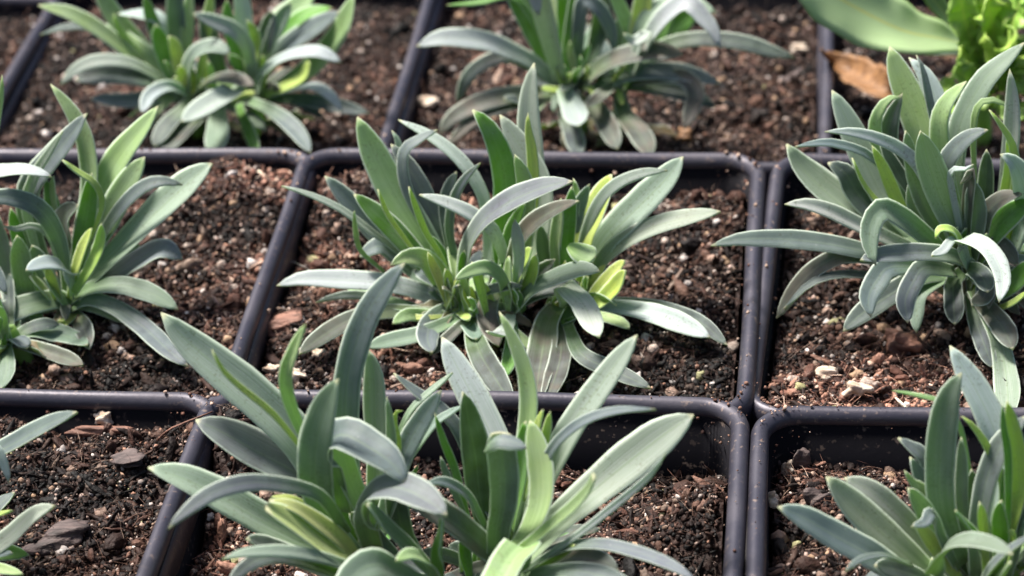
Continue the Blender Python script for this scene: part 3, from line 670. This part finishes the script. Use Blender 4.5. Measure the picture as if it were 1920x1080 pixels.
# ---- right pot
plant('strap_leaf_plant', 'R', .02, [(1815, 520), (1790, 490), (1870, 480)], 'dense clump by the right edge, one long bluish leaf reaching left over the rim', [
 ('g', 62, 2, 18, [(1668, 87), (1683, 130), (1704, 180), (1723, 235), (1738, 295), (1765, 380), (1800, 480)], -.2),
 ('p', 42, 4, 20, [(1704, 108), (1730, 135), (1752, 180), (1766, 240), (1780, 350), (1810, 480)], 0),
 ('b', 16, 5, 14, [(1718, 103), (1730, 130), (1745, 200), (1790, 400)]),
 ('m', 52, 2, 14, [(1560, 169), (1582, 213), (1606, 265), (1632, 322), (1665, 382), (1720, 440), (1790, 500)], -.1),
 ('p', 25, 0, -2, [(1546, 247), (1590, 247), (1635, 256), (1680, 275), (1718, 305), (1750, 365), (1795, 480)], -.4),
 ('b', 17, 2, 0, [(1490, 276), (1535, 268), (1578, 272), (1640, 300), (1720, 400)], -.2),
 ('t', 56, 0, 10, [(1475, 270), (1500, 310), (1540, 350), (1588, 388), (1650, 428), (1730, 465), (1790, 500)], .35),
 ('y', 11, -2, -2, [(1598, 296), (1617, 342), (1645, 378), (1700, 430), (1780, 490)], .3),
 ('y', 28, 0, 0, [(1635, 273), (1656, 314), (1673, 355), (1692, 396), (1740, 450), (1795, 500)], -.1),
 ('n', 32, 2, 4, [(1648, 262), (1680, 320), (1710, 374), (1740, 430), (1795, 490)], .3),
 ('n', 42, 5, 12, [(1692, 175), (1672, 220), (1665, 275), (1700, 370), (1780, 480)], .2),
 ('g', 27, 5, 10, [(1690, 182), (1665, 186), (1645, 215), (1642, 260), (1680, 350), (1770, 470)], .4),
 ('m', 56, -2, -7, [(1726, 246), (1737, 290), (1754, 342), (1773, 392), (1798, 440), (1815, 500)], -.1),
 ('g', 40, 1, 4, [(1813, 153), (1783, 182), (1765, 215), (1762, 255), (1770, 320), (1795, 420), (1810, 490)], -.3),
 ('t', 44, 2, 14, [(1922, 80), (1880, 117), (1846, 150), (1814, 205), (1795, 260), (1790, 350), (1805, 480)], 0),
 ('b', 38, 0, -3, [(1853, 244), (1822, 254), (1794, 277), (1775, 310), (1775, 380), (1800, 470)], -.1),
 ('p', 32, 3, 6, [(1893, 130), (1898, 180), (1898, 235), (1893, 300), (1880, 400), (1860, 490)], -.2),
 ('y', 15, 0, 0, [(1855, 206), (1880, 240), (1900, 278), (1903, 340), (1880, 440)], .2),
 ('y', 32, 1, 1, [(1890, 250), (1898, 300), (1890, 360), (1870, 450)], .2),
 ('g', 13, 4, 8, [(1895, 205), (1868, 188), (1838, 194), (1825, 240), (1830, 380)]),
 ('p', 42, -4, -6, [(1876, 289), (1900, 305), (1917, 338), (1925, 400), (1900, 480)], -.2),
 ('t', 44, -3, -4, [(1822, 336), (1827, 370), (1830, 410), (1822, 460), (1815, 510)], .1),
 ('d', 34, -2, -6, [(1916, 364), (1878, 374), (1850, 402), (1838, 450), (1825, 510)], -.1),
 ('k', 50, -3, -6, [(1935, 375), (1890, 408), (1855, 445), (1825, 500)], .2),
 ('p', 14, -2, -8, [(1826, 309), (1808, 318), (1782, 322), (1790, 380), (1810, 480)], -.3),
 ('d', 24, -2, -6, [(1800, 345), (1812, 335), (1822, 322), (1815, 380), (1812, 470)], -.2),
 ('n', 52, 4, 8, [(1552, 305), (1585, 325), (1612, 368), (1680, 430), (1780, 490)], 0),
 ('p', 31, -2, -8, [(1471, 383), (1510, 383), (1556, 396), (1612, 423), (1680, 455), (1780, 505)], -.2),
 ('t', 46, -4, -22, [(1642, 497), (1631, 465), (1632, 425), (1652, 394), (1690, 410), (1740, 450), (1790, 500)], -.3),
 ('b', 35, -4, -10, [(1333, 461), (1388, 449), (1476, 449), (1556, 458), (1630, 474), (1720, 495), (1800, 520)], -.1),
 ('b', 38, -8, -22, [(1613, 488), (1660, 478), (1726, 474), (1785, 480), (1825, 500)], -.2),
 ('p', 38, -10, -30, [(1873, 567), (1880, 525), (1865, 482), (1835, 455), (1800, 452), (1815, 500)], -.2),
 ('p', 20, -12, -24, [(1747, 480), (1768, 470), (1786, 450), (1805, 460)], -.2),
 ('y', 19, -10, -16, [(1754, 448), (1762, 430), (1785, 432), (1800, 455), (1812, 490)]),
 ('b', 44, -8, -22, [(1633, 594), (1628, 560), (1645, 525), (1672, 500), (1760, 505)], -.3),
 ('b', 42, -8, -24, [(1702, 605), (1697, 565), (1713, 527), (1735, 502), (1790, 510)], -.3),
 ('n', 42, -4, -18, [(1581, 621), (1617, 588), (1673, 550), (1726, 520), (1800, 515)], -.1),
 ('n', 40, -6, -18, [(1790, 608), (1788, 565), (1788, 530), (1805, 510)]),
 ('d', 46, -8, -26, [(1899, 655), (1878, 612), (1848, 575), (1822, 545)], -.1),
 ('n', 40, -10, -20, [(1852, 548), (1842, 520), (1822, 505), (1815, 515)]),
 ('d', 32, -10, -20, [(1822, 572), (1843, 560), (1850, 540), (1825, 520)]),
 ('m', 48, -8, -40, [(1893, 790), (1886, 710), (1874, 645), (1852, 595), (1825, 545)], -.1),
 ('t', 28, -6, -16, [(1718, 623), (1719, 590), (1728, 550), (1780, 520)]),
 ('d', 34, -4, -12, [(1456, 597), (1494, 540), (1540, 497), (1600, 480), (1720, 500)], -.1),
 ('n', 15, -4, -14, [(1470, 580), (1520, 532), (1580, 515), (1660, 520), (1780, 525)]),
 ('k', 42, -6, -10, [(1940, 490), (1900, 530), (1860, 550), (1825, 540)]),
 ('y', 14, -8, -14, [(1930, 545), (1895, 570), (1860, 580), (1830, 560)]),
 ('d', 36, -4, -8, [(1906, 497), (1893, 477), (1868, 462), (1835, 500)]),
 ('n', 36, -8, -26, [(1862, 690), (1843, 640), (1828, 595), (1820, 550)]),
 ('y', 16, -8, -14, [(1832, 612), (1822, 590), (1818, 560)]),
 ('t', 34, 0, 0, [(1698, 245), (1708, 300), (1730, 380), (1785, 480)], .3),
 ('t', 30, 0, 0, [(1705, 340), (1718, 400), (1760, 460), (1800, 500)], -.2),
 ('y', 20, -2, -2, [(1895, 450), (1875, 465), (1850, 495)]),
 ('n', 34, 2, 4, [(1850, 280), (1848, 340), (1840, 420), (1820, 500)], .3),
], fill=9, seed=44)

# ---- bottom right pot
plant('strap_leaf_plant', 'BR', -.96, [(1830, 1085), (1760, 1075), (1900, 1060)], 'clump in the bottom right corner with an upright broad leaf and a yellow shoot', [
 ('t', 60, -4, 0, [(1803, 699), (1781, 740), (1768, 800), (1762, 870), (1762, 930), (1774, 990), (1805, 1060)], .25),
 ('m', 60, -6, -6, [(1550, 894), (1587, 935), (1636, 982), (1690, 1030), (1745, 1080), (1790, 1120)], -.1),
 ('m', 46, -2, -2, [(1583, 896), (1632, 920), (1680, 960), (1720, 1003), (1770, 1060)], -.1),
 ('b', 60, -8, -14, [(1459, 950), (1508, 972), (1565, 1005), (1630, 1040), (1700, 1085), (1780, 1120)], 0),
 ('b', 15, -10, -26, [(1585, 1071), (1613, 1050), (1660, 1042), (1710, 1060)], -.2),
 ('t', 48, -14, -34, [(1899, 1041), (1850, 1020), (1800, 1016), (1765, 1040), (1755, 1085), (1790, 1140)], -.3),
 ('b', 44, -6, 2, [(1925, 780), (1882, 828), (1855, 885), (1840, 945), (1832, 1010), (1830, 1080)], .1),
 ('y', 34, -4, -4, [(1888, 751), (1897, 790), (1908, 850), (1912, 920), (1890, 1020)], 0, dict(fold=.5)),
 ('k', 16, -5, -6, [(1880, 757), (1881, 800), (1890, 860), (1890, 1000)], .2),
 ('p', 56, 2, 16, [(1781, 648), (1806, 690), (1836, 742), (1860, 792), (1874, 850), (1860, 960), (1840, 1070)], 0),
 ('y', 16, 0, 0, [(1803, 780), (1828, 803), (1856, 848), (1880, 910), (1870, 1020)], .2),
 ('g', 11, 2, 4, [(1672, 732), (1715, 740), (1758, 752), (1800, 800), (1830, 960)]),
 ('t', 25, -1, 0, [(1802, 820), (1804, 870), (1804, 940), (1815, 1040)]),
 ('b', 32, 0, 2, [(1684, 821), (1708, 838), (1735, 862), (1770, 950), (1800, 1050)]),
 ('b', 34, -2, 0, [(1707, 857), (1717, 880), (1733, 912), (1765, 980), (1790, 1060)]),
 ('g', 20, -2, -2, [(1696, 882), (1712, 905), (1735, 925), (1780, 1040)]),
 ('g', 40, -4, -8, [(1703, 915), (1720, 942), (1745, 980), (1785, 1060)], -.3),
 ('b', 28, -6, -16, [(1708, 988), (1735, 980), (1746, 962), (1765, 1010), (1790, 1060)], -.2),
 ('y', 36, -5, -10, [(1715, 980), (1740, 1010), (1765, 1045), (1800, 1090)]),
 ('k', 27, -6, -14, [(1791, 957), (1809, 980), (1832, 1010), (1850, 1060)]),
 ('y', 22, -8, -14, [(1837, 942), (1843, 973), (1848, 1015), (1850, 1080)], 0, dict(fold=.6)),
 ('k', 33, -8, -12, [(1877, 939), (1874, 973), (1877, 1020), (1870, 1080)], .2),
 ('y', 9, -8, -12, [(1888, 998), (1898, 996), (1903, 1015), (1890, 1060)]),
 ('b', 38, -12, -26, [(1935, 1005), (1885, 1040), (1850, 1080), (1840, 1130)], -.1),
 ('k', 28, -2, -2, [(1884, 880), (1888, 930), (1880, 1010)]),
 ('n', 36, -2, -4, [(1935, 920), (1905, 975), (1880, 1050)]),
 ('g', 34, -16, -26, [(1895, 1055), (1875, 1085), (1850, 1130)]),
 ('t', 30, -4, -4, [(1920, 950), (1905, 1010), (1890, 1080)]),
 ('n', 30, 0, 0, [(1822, 880), (1825, 950), (1825, 1040)], .4),
 ('n', 44, -8, -14, [(1640, 1060), (1700, 1075), (1760, 1100)]),
], fill=7, seed=55)

# ---- top left pot
plant('strap_leaf_plant', 'TL', .98, [(400, 195), (345, 175), (490, 180)], 'clump in the back left pot with many short drooping leaves, slightly out of focus', [
 ('g', 29, 0, 0, [(72, 10), (133, 26), (200, 66), (260, 115), (330, 180)]),
 ('g', 47, -2, 6, [(170, 50), (217, 70), (268, 107), (317, 148), (350, 180)], -.1),
 ('b', 15, 3, 2, [(76, 65), (130, 50), (190, 60), (300, 140)]),
 ('m', 24, -2, -8, [(114, 159), (143, 130), (185, 114), (250, 120), (330, 165)], -.1),
 ('n', 42, 0, -6, [(142, 150), (200, 138), (275, 148), (345, 175)]),
 ('k', 36, -2, -2, [(292, 46), (302, 83), (318, 127), (342, 175)], .2),
 ('y', 27, -3, -4, [(317, 67), (330, 93), (336, 125), (345, 170)], .2, dict(fold=.5)),
 ('t', 36, -6, -12, [(432, 101), (400, 88), (365, 102), (350, 140), (348, 175)], -.2),
 ('p', 28, -8, -24, [(266, 212), (282, 178), (317, 162), (350, 175)], -.3),
 ('p', 42, -8, -26, [(341, 229), (375, 206), (415, 182), (445, 168), (420, 190)], -.1),
 ('d', 28, -6, -14, [(477, 161), (433, 146), (393, 152), (365, 175)], -.2),
 ('t', 46, -8, -24, [(405, 290), (408, 245), (408, 205), (405, 190)]),
 ('d', 36, -6, -20, [(305, 290), (340, 250), (372, 222), (395, 195)]),
 ('n', 34, -5, -18, [(290, 275), (315, 235), (345, 205), (360, 185)]),
 ('b', 32, -6, -28, [(582, 287), (552, 243), (512, 210), (470, 190)], -.1),
 ('k', 26, -6, -20, [(485, 290), (470, 250), (455, 215), (450, 195)]),
 ('p', 28, -4, -10, [(640, 117), (593, 97), (535, 107), (495, 135), (480, 175)], -.2),
 ('y', 23, -2, -4, [(464, 38), (481, 72), (477, 115), (475, 165)]),
 ('p', 30, -2, -8, [(362, 25), (400, 40), (443, 60), (467, 97), (478, 165)], -.3),
 ('p', 36, 1, 4, [(447, -35), (456, 20), (460, 80), (475, 160)]),
 ('g', 52, 1, 12, [(592, -20), (535, 38), (497, 85), (478, 130), (478, 175)]),
 ('k', 28, 2, 5, [(622, 15), (570, 30), (530, 72), (490, 150)]),
 ('b', 36, 0, 0, [(637, 22), (583, 55), (538, 85), (500, 130), (485, 170)]),
 ('g', 42, 0, 2, [(664, -8), (640, 58), (600, 112), (555, 150), (500, 180)]),
 ('y', 23, -4, -4, [(581, 115), (565, 145), (525, 168), (495, 180)]),
 ('p', 20, -4, -12, [(642, 208), (617, 177), (583, 162), (510, 178)], -.2),
 ('n', 28, -2, -8, [(692, 213), (640, 200), (575, 188), (500, 185)]),
 ('y', 22, -6, -8, [(338, 122), (345, 150), (352, 180)]),
 ('y', 17, -6, -8, [(362, 130), (366, 155), (362, 180)]),
 ('b', 36, 2, 4, [(326, -40), (330, 40), (336, 110), (345, 170)]),
 ('g', 24, 2, 4, [(358, -20), (352, 50), (350, 120), (350, 170)]),
 ('p', 27, 2, 4, [(222, 26), (268, 28), (305, 45), (335, 130)]),
 ('g', 38, 3, 8, [(180, -40), (205, 15), (240, 60), (320, 150)]),
 ('y', 15, 1, 2, [(213, 25), (225, 58), (260, 100), (330, 165)]),
 ('y', 22, 0, 2, [(398, -20), (392, 30), (385, 90), (370, 160)]),
 ('k', 26, 0, 2, [(425, 0), (430, 50), (445, 110), (465, 165)]),
 ('n', 34, 0, 2, [(380, 20), (395, 80), (420, 150)], .2),
 ('n', 34, 0, 2, [(510, 20), (500, 70), (485, 140)]),
 ('y', 22, -8, -12, [(478, 178), (455, 183), (435, 195)]),
 ('b', 28, -2, -8, [(170, 185), (230, 190), (300, 185), (345, 185)]),
 ('k', 26, 0, 2, [(270, -10), (285, 40), (310, 110), (340, 170)], .2),
 ('t', 30, 0, 2, [(545, 5), (520, 50), (490, 120)], .3),
], fill=8, seed=66)

# ---- top middle pot
plant('strap_leaf_plant', 'TM', .97, [(1080, 170), (1060, 165), (1170, 160)], 'blurred clump in the back middle pot with a long pale leaf arching left', [
 ('p', 36, -2, -4, [(782, 87), (830, 72), (907, 78), (960, 97), (1007, 122), (1050, 165)], -.1),
 ('d', 36, -4, -14, [(824, 252), (850, 220), (905, 192), (970, 177), (1050, 172)], -.1),
 ('d', 26, -5, -16, [(838, 274), (885, 228), (935, 203), (1000, 188), (1055, 178)]),
 ('n', 28, 0, -4, [(856, 195), (878, 143), (922, 112), (970, 110), (1045, 160)]),
 ('k', 12, 0, 0, [(838, 10), (900, 5), (965, -5), (1010, 60), (1050, 150)]),
 ('k', 44, 0, 2, [(940, -60), (985, 30), (1015, 90), (1045, 150)], .2),
 ('p', 42, -4, -10, [(1011, 30), (1004, 2), (1000, -40), (1020, 30), (1050, 150)], -.1),
 ('g', 36, -1, 10, [(1018, -60), (1032, 15), (1045, 75), (1055, 150)]),
 ('k', 30, -1, 1, [(1092, -60), (1078, 20), (1066, 90), (1060, 155)], .3),
 ('b', 29, 0, -2, [(1150, 100), (1147, 60), (1127, 20), (1095, 0), (1085, 60), (1080, 160)], .2),
 ('d', 40, -4, -10, [(1281, 103), (1225, 96), (1160, 109), (1115, 134), (1085, 170)], -.1),
 ('b', 34, -4, -8, [(1350, 157), (1290, 139), (1230, 134), (1180, 140), (1130, 160), (1110, 170)], -.1),
 ('p', 48, -8, -24, [(1086, 237), (1076, 208), (1062, 180), (1058, 168)], -.1),
 ('d', 28, -5, -16, [(1098, 203), (1122, 184), (1150, 162), (1165, 160)]),
 ('p', 22, -6, -10, [(1170, 62), (1188, 78), (1212, 66), (1200, 80), (1180, 140)], -.2),
 ('g', 29, -1, 0, [(1140, -40), (1163, 15), (1180, 60), (1178, 140)]),
 ('y', 36, -2, 0, [(1212, -50), (1206, 10), (1196, 55), (1180, 140)], .2, dict(fold=.5)),
 ('m', 36, -2, -4, [(1343, 24), (1290, 5), (1240, 15), (1205, 55), (1180, 140)], -.2),
 ('p', 35, -4, -16, [(1350, 93), (1338, 58), (1315, 30), (1285, 5), (1230, 50), (1185, 140)], -.1),
 ('n', 32, 0, -4, [(1490, 108), (1447, 96), (1382, 78), (1290, 75), (1220, 100), (1180, 150)]),
 ('k', 50, 2, 3, [(1262, 0), (1235, 50), (1205, 100), (1180, 150)], .4),
 ('k', 46, 2, 3, [(1310, 10), (1270, 50), (1220, 100), (1180, 150)], .4),
 ('d', 36, -4, -16, [(1284, 242), (1297, 205), (1303, 170), (1270, 145), (1190, 155)]),
 ('n', 38, -6, -24, [(1088, 292), (1074, 250), (1062, 215), (1065, 180)]),
 ('d', 40, -6, -24, [(1158, 280), (1142, 240), (1122, 208), (1100, 180)]),
 ('d', 44, -6, -24, [(1222, 292), (1198, 250), (1172, 218), (1160, 175)]),
 ('y', 11, -4, -4, [(1103, 122), (1100, 145), (1095, 170)]),
 ('y', 11, -4, -6, [(1172, 128), (1155, 145), (1140, 165)]),
 ('y', 14, -6, -10, [(1168, 197), (1160, 175), (1155, 160)]),
 ('y', 16, -6, -10, [(1015, 167), (1035, 168), (1060, 172)]),
 ('y', 13, -6, -8, [(1118, 180), (1106, 165), (1095, 165)]),
 ('y', 22, -4, -4, [(1045, 115), (1052, 140), (1058, 168)]),
 ('n', 34, 1, 2, [(1130, -20), (1125, 50), (1105, 120), (1090, 160)], .2),
 ('k', 34, 1, 2, [(1055, -40), (1060, 30), (1060, 100), (1060, 150)], .4),
 ('n', 26, -2, -12, [(945, 185), (985, 190), (1045, 178)]),
 ('n', 30, -2, -8, [(1340, 200), (1290, 178), (1220, 165), (1170, 160)]),
 ('t', 26, 0, 0, [(1160, 30), (1165, 80), (1172, 150)]),
], fill=8, seed=77)

# ---- bottom left pot (rooted outside the frame)
plant('strap_leaf_plant', 'BL', -1.0, [(-130, 1010), (-90, 1060)], 'clump rooted beyond the left edge at the bottom, only a few leaf tips in view', [
 ('b', 38, 0, -2, [(145, 773), (97, 793), (40, 824), (-30, 870), (-110, 980)]),
 ('p', 28, -4, -10, [(17, 906), (8, 872), (-20, 835), (-70, 880), (-110, 1000)]),
 ('m', 40, -6, -12, [(103, 948), (65, 966), (15, 1010), (-50, 1050), (-110, 1060)]),
 ('y', 13, -4, -6, [(24, 957), (-10, 968), (-60, 1000), (-110, 1040)]),
 ('g', 20, -8, -16, [(44, 1077), (15, 1070), (-30, 1062), (-90, 1060)]),
 ('b', 16, -6, -12, [(24, 1037), (-5, 1040), (-60, 1050)]),
 ('m', 36, 0, 0, [(-80, 760), (-90, 850), (-110, 960)]),
 ('b', 36, 0, -4, [(-240, 850), (-180, 900), (-130, 990)]),
], fill=6, seed=88)

# ---- back right pot: broad leaved plant, frilly plant, dry leaf
rngb = np.random.default_rng(5)
def extra(name, key, base_px, Y0, label, cat, specs):
    b = at_y(*base_px, Y0); b[2] = float(soil_z(key, b[0], b[1])); root = empty(name, b); tag(root, label, cat)
    for kind, wpx, pts, kw in specs:
        P = [at_y(x, y, Y0+d/100.) for x, y, d in pts[::-1]]
        for q in P: q[2] = max(q[2], b[2]+.015)
        dist = float((np.mean(P, axis=0)-CP)@CF)
        leaf(root, b, P, wpx*dist/FPX, kind, rngb, mat=BROAD, n=44 if kw.get('ruffle') else 24, **kw)
    return root, b
BP = np.array([.22, .35, .65, .92, 1, .95, .8, .55, .1])
r_, b_ = extra('broad_leaf_plant', 'TR', (1850, 110), 1.0, 'plant with large oval olive green leaves and a yellow midrib, back right pot', 'plant', [
 ((.50, .64, .33), 122, [(1440, -90, -20), (1500, -50, -14), (1590, 5, -12), (1690, 55, -12), (1765, 72, -8), (1840, 90, 0)], dict(roll=-.15, prof=BP, fold=.25, ruffle=.13, freq=2.2)),
 ((.17, .24, .21), 92, [(1480, -60, -4), (1530, -22, 0), (1590, 18, 2), (1660, 50, 2), (1740, 80, 0), (1840, 100, 4)], dict(roll=.1, prof=BP, fold=.2)),
 ((.2, .34, .12), 34, [(1715, -60, 2), (1750, 0, 2), (1790, 45, 2), (1850, 90, 4)], dict(roll=.2, prof=BP, fold=.3)),
])
tube(r_, b_, [b_+np.array([0, 0, -.01]), b_+np.array([0, 0, .03]), at_y(1840, 95, .98)], .02, .016, (.32, .42, .18))
FR = np.array([.35, .5, .7, .85, 1, 1, .9, .7, .3])
LC = (.45, .66, .12)
fr = []
for (x0, y0, x1, y1, wd, d) in [(1800, -10, 1850, 140, 44, -6), (1835, -40, 1860, 130, 46, -4), (1880, -40, 1872, 140, 50, -8), (1925, -30, 1885, 140, 50, -4), (1955, 20, 1895, 150, 46, -8), (1850, 70, 1862, 175, 28, -14), (1905, 60, 1880, 170, 34, -16),
                               (1800, 90, 1865, 170, 30, -8), (1790, 130, 1860, 200, 34, -12), (1830, 200, 1870, 190, 40, -18), (1900, 230, 1880, 190, 44, -20), (1950, 150, 1890, 185, 44, -14), (1760, 165, 1850, 195, 30, -10), (1940, 90, 1890, 160, 40, -12), (1740, 200, 1850, 205, 36, -14), (1775, -60, 1840, 110, 50, 4), (1820, -80, 1850, 60, 50, 6), (1900, -80, 1870, 60, 50, 8), (1850, 0, 1870, 120, 40, -10), (1795, 40, 1850, 150, 34, -4)]:
    mx, my = (x0+x1)/2+rngb.normal()*8, (y0+y1)/2-8
    c = LC if y0 < 110 else (.28, .46, .09)
    fr.append((c, wd*1.3, [(x0, y0, d), (mx, my, d*.6), (x1, y1, 0)], dict(roll=float(rngb.normal()*.3), prof=FR, ruffle=.5, freq=3.2, fold=.4)))
extra('frilly_salad_plant', 'TR', (1875, 200), .92, 'bright yellow green frilly leaved plant at the top right corner', 'plant', fr)

# curled dry leaf
def dry_leaf():
    tips = [(1540, 92), (1556, 112), (1590, 128), (1625, 148), (1660, 165), (1690, 178)]
    b = at_z(1620, 150, -.13); root = None
    P = []
    for i, (x, y) in enumerate(tips[::-1]):
        q = at_z(x, y, -.118+.022*math.sin(i*1.3)+(0, 0, 0, .008, .03, .065)[i]); P.append(q)
    me = leaf(None, b, P, .085, (.36, .19, .06), np.random.default_rng(9), roll=-.2, fold=.8, ruffle=.22, freq=2.3, mat=DRY, n=40, thick=.003, prof=np.array([.45, .8, 1, .9, .62, .38, .24, .18, .08]), name='dry_leaf')
    me.location = Vector(b*U); tag(me, 'curled dry orange brown leaf lying on the soil of the back right pot', 'leaf')
dry_leaf()

# ---------------------------------------------------------------- loose pieces on the soil
def piece(name, px, key, size, mat, label, cat, seed, tilt=0., yaw=0., lift=.012):
    rng = np.random.default_rng(seed); t, f = ico(3)
    P = at_z(px[0], px[1], POTS[key][2]+POTS[key][5])
    for _ in range(5): P = at_z(px[0], px[1], float(soil_z(key, P[0], P[1]))+lift)
    V = t.copy()
    for k in range(7):
        d = rng.normal(size=3); d /= np.linalg.norm(d); V *= (1+.15*np.sin(V@d*rng.uniform(2, 6)+rng.random()*6))[:, None]
    V = np.sign(V)*np.abs(V)**.82*(1+.03*rng.normal(size=(len(V), 1)))
    V *= np.array(size)
    c, s = math.cos(yaw), math.sin(yaw); V = V@np.array([[c, s, 0], [-s, c, 0], [0, 0, 1]])
    c, s = math.cos(tilt), math.sin(tilt); V = V@np.array([[c, 0, s], [0, 1, 0], [-s, 0, c]])
    o = mesh_obj(name, V, f, mat); o.location = Vector(P*U); tag(o, label, cat)
    return o
piece('bark_chip', (530, 605), 'M', (.038, .022, .012), BARK, 'reddish brown bark chip at the left side of the middle pot', 'bark chip', 1, .2, .1)
piece('bark_chip', (1285, 350), 'M', (.026, .018, .018), BARK, 'rounded brown bark lump in the back right corner of the middle pot', 'bark chip', 2)
piece('bark_chip', (1390, 322), 'M', (.012, .012, .034), BARK, 'upright reddish bark splinter in the back right corner of the middle pot', 'bark chip', 3, .1, 0, .02)
piece('bark_chip', (638, 320), 'M', (.032, .014, .010), BARK, 'pinkish brown bark chip in the back left corner of the middle pot', 'bark chip', 4, .4, .5, .02)
piece('perlite_lump', (553, 702), 'M', (.020, .018, .015), PEB, 'largest cream perlite lump by the front left corner of the middle pot', 'perlite', 5)
piece('perlite_lump', (512, 694), 'M', (.015, .014, .011), PEB, 'tan perlite lump just left of the largest cream one in the middle pot', 'perlite', 6)
piece('perlite_lump', (595, 662), 'M', (.011, .011, .009), PEB, 'small yellowish perlite lump under a dark leaf at the front left of the middle pot', 'perlite', 7)
piece('bark_chip', (105, 1010), 'BL', (.050, .026, .014), GREYBARK, 'largest dark grey bark slab on the soil at the bottom left', 'bark chip', 8, .1, .6)
piece('bark_chip', (240, 858), 'BL', (.030, .018, .008), GREYBARK, 'crumpled purplish grey bark piece near the right wall of the bottom left pot', 'bark chip', 9, .3, -.5)
piece('bark_chip', (180, 808), 'BL', (.048, .012, .008), BARK, 'long flat brown bark strip below the cream lump in the bottom left pot', 'bark chip', 10, 0, 0)
piece('perlite_lump', (194, 786), 'BL', (.017, .015, .013), PEB, 'cream perlite lump at the back wall of the bottom left pot', 'perlite', 11, 0, 0, .02)
piece('bark_chip', (485, 1000), 'F', (.040, .006, .005), BARK, 'thin brown twig-like splinter lying left of the fat green bud', 'splinter', 12, .1, -.75)
piece('bark_chip', (1315, 845), 'F', (.044, .022, .020), BARK, 'fibrous brown lump at the right wall of the nearest pot', 'bark chip', 13, -.5, .3, .02)
piece('bark_chip', (1450, 868), 'BR', (.012, .010, .026), GREYBARK, 'brown bark sliver leaning near the left wall of the bottom right pot', 'bark chip', 14, .3)
piece('bark_chip', (1498, 868), 'BR', (.014, .012, .030), GREYBARK, 'dark upright bark piece beside the tan lump in the bottom right pot', 'bark chip', 15, -.3, 0, .015)
piece('bark_chip', (1527, 830), 'BR', (.013, .012, .018), BARK, 'light brown bark knob near the back wall of the bottom right pot', 'bark chip', 16, 0, 0, .02)
piece('perlite_lump', (1478, 882), 'BR', (.010, .010, .015), PEB, 'tan perlite lump between two bark pieces in the bottom right pot', 'perlite', 17)
piece('perlite_lump', (1448, 936), 'BR', (.013, .012, .011), PEB, 'round cream perlite lump by the left wall of the bottom right pot', 'perlite', 18)
piece('bark_chip', (1532, 936), 'BR', (.016, .014, .014), GREYBARK, 'grey brown bark lump left of the long pale leaf in the bottom right pot', 'bark chip', 19)
piece('perlite_lump', (1608, 728), 'R', (.022, .018, .014), PEB, 'cream perlite lump touching the front rim of the right pot', 'perlite', 20)
piece('perlite_lump', (1552, 700), 'R', (.022, .018, .014), PEB, 'rough greyish perlite lump in the front soil of the right pot', 'perlite', 21)
piece('bark_chip', (1693, 640), 'R', (.034, .028, .026), BARK, 'biggest rounded brown bark lump under the right clump', 'bark chip', 22, 0, 0, .02)
piece('bark_chip', (1484, 145), 'TM', (.024, .020, .006), GREYBARK, 'flat square brown chip at the right side of the back middle pot', 'bark chip', 23, .5, .2)
piece('perlite_lump', (1500, 92), 'TM', (.020, .010, .010), PEB, 'tan perlite lump below the broad leaves in the back middle pot', 'perlite', 24)
piece('perlite_lump', (800, 192), 'TM', (.022, .016, .014), PEB, 'tan perlite lump near the left wall of the back middle pot', 'perlite', 25)
piece('perlite_lump', (1112, 258), 'TM', (.018, .016, .022), PEB, 'pale upright perlite lump at the front wall of the back middle pot', 'perlite', 26)
piece('perlite_lump', (1285, 262), 'TM', (.020, .018, .016), DRY, 'orange brown lump at the front of the back middle pot', 'lump', 27)
# thin root over the rim of the bottom left pot
b = at_z(335, 800, .0)
o = tube(None, b, [at_z(295, 825, -.05), at_z(318, 805, -.01), at_z(345, 793, .012), at_z(368, 784, .016), at_z(398, 772, .02)], .0022, .0016, (.30, .16, .10), 'root_fibre')
o.data.materials[0] = BARK; o.location = Vector(b*U); tag(o, 'thin brown root fibre lying across the rim between two bottom pots', 'root')
b = at_z(1455, 838, -.03)
o = tube(None, b, [at_z(1452, 838, -.08), at_z(1456, 820, -.05)+np.array([0, 0, .01]), at_z(1463, 800, -.03)], .0018, .0012, (.30, .16, .10), 'root_fibre')
o.data.materials[0] = BARK; o.location = Vector(b*U); tag(o, 'thin brown root fibre standing against the back wall of the bottom right pot', 'root')
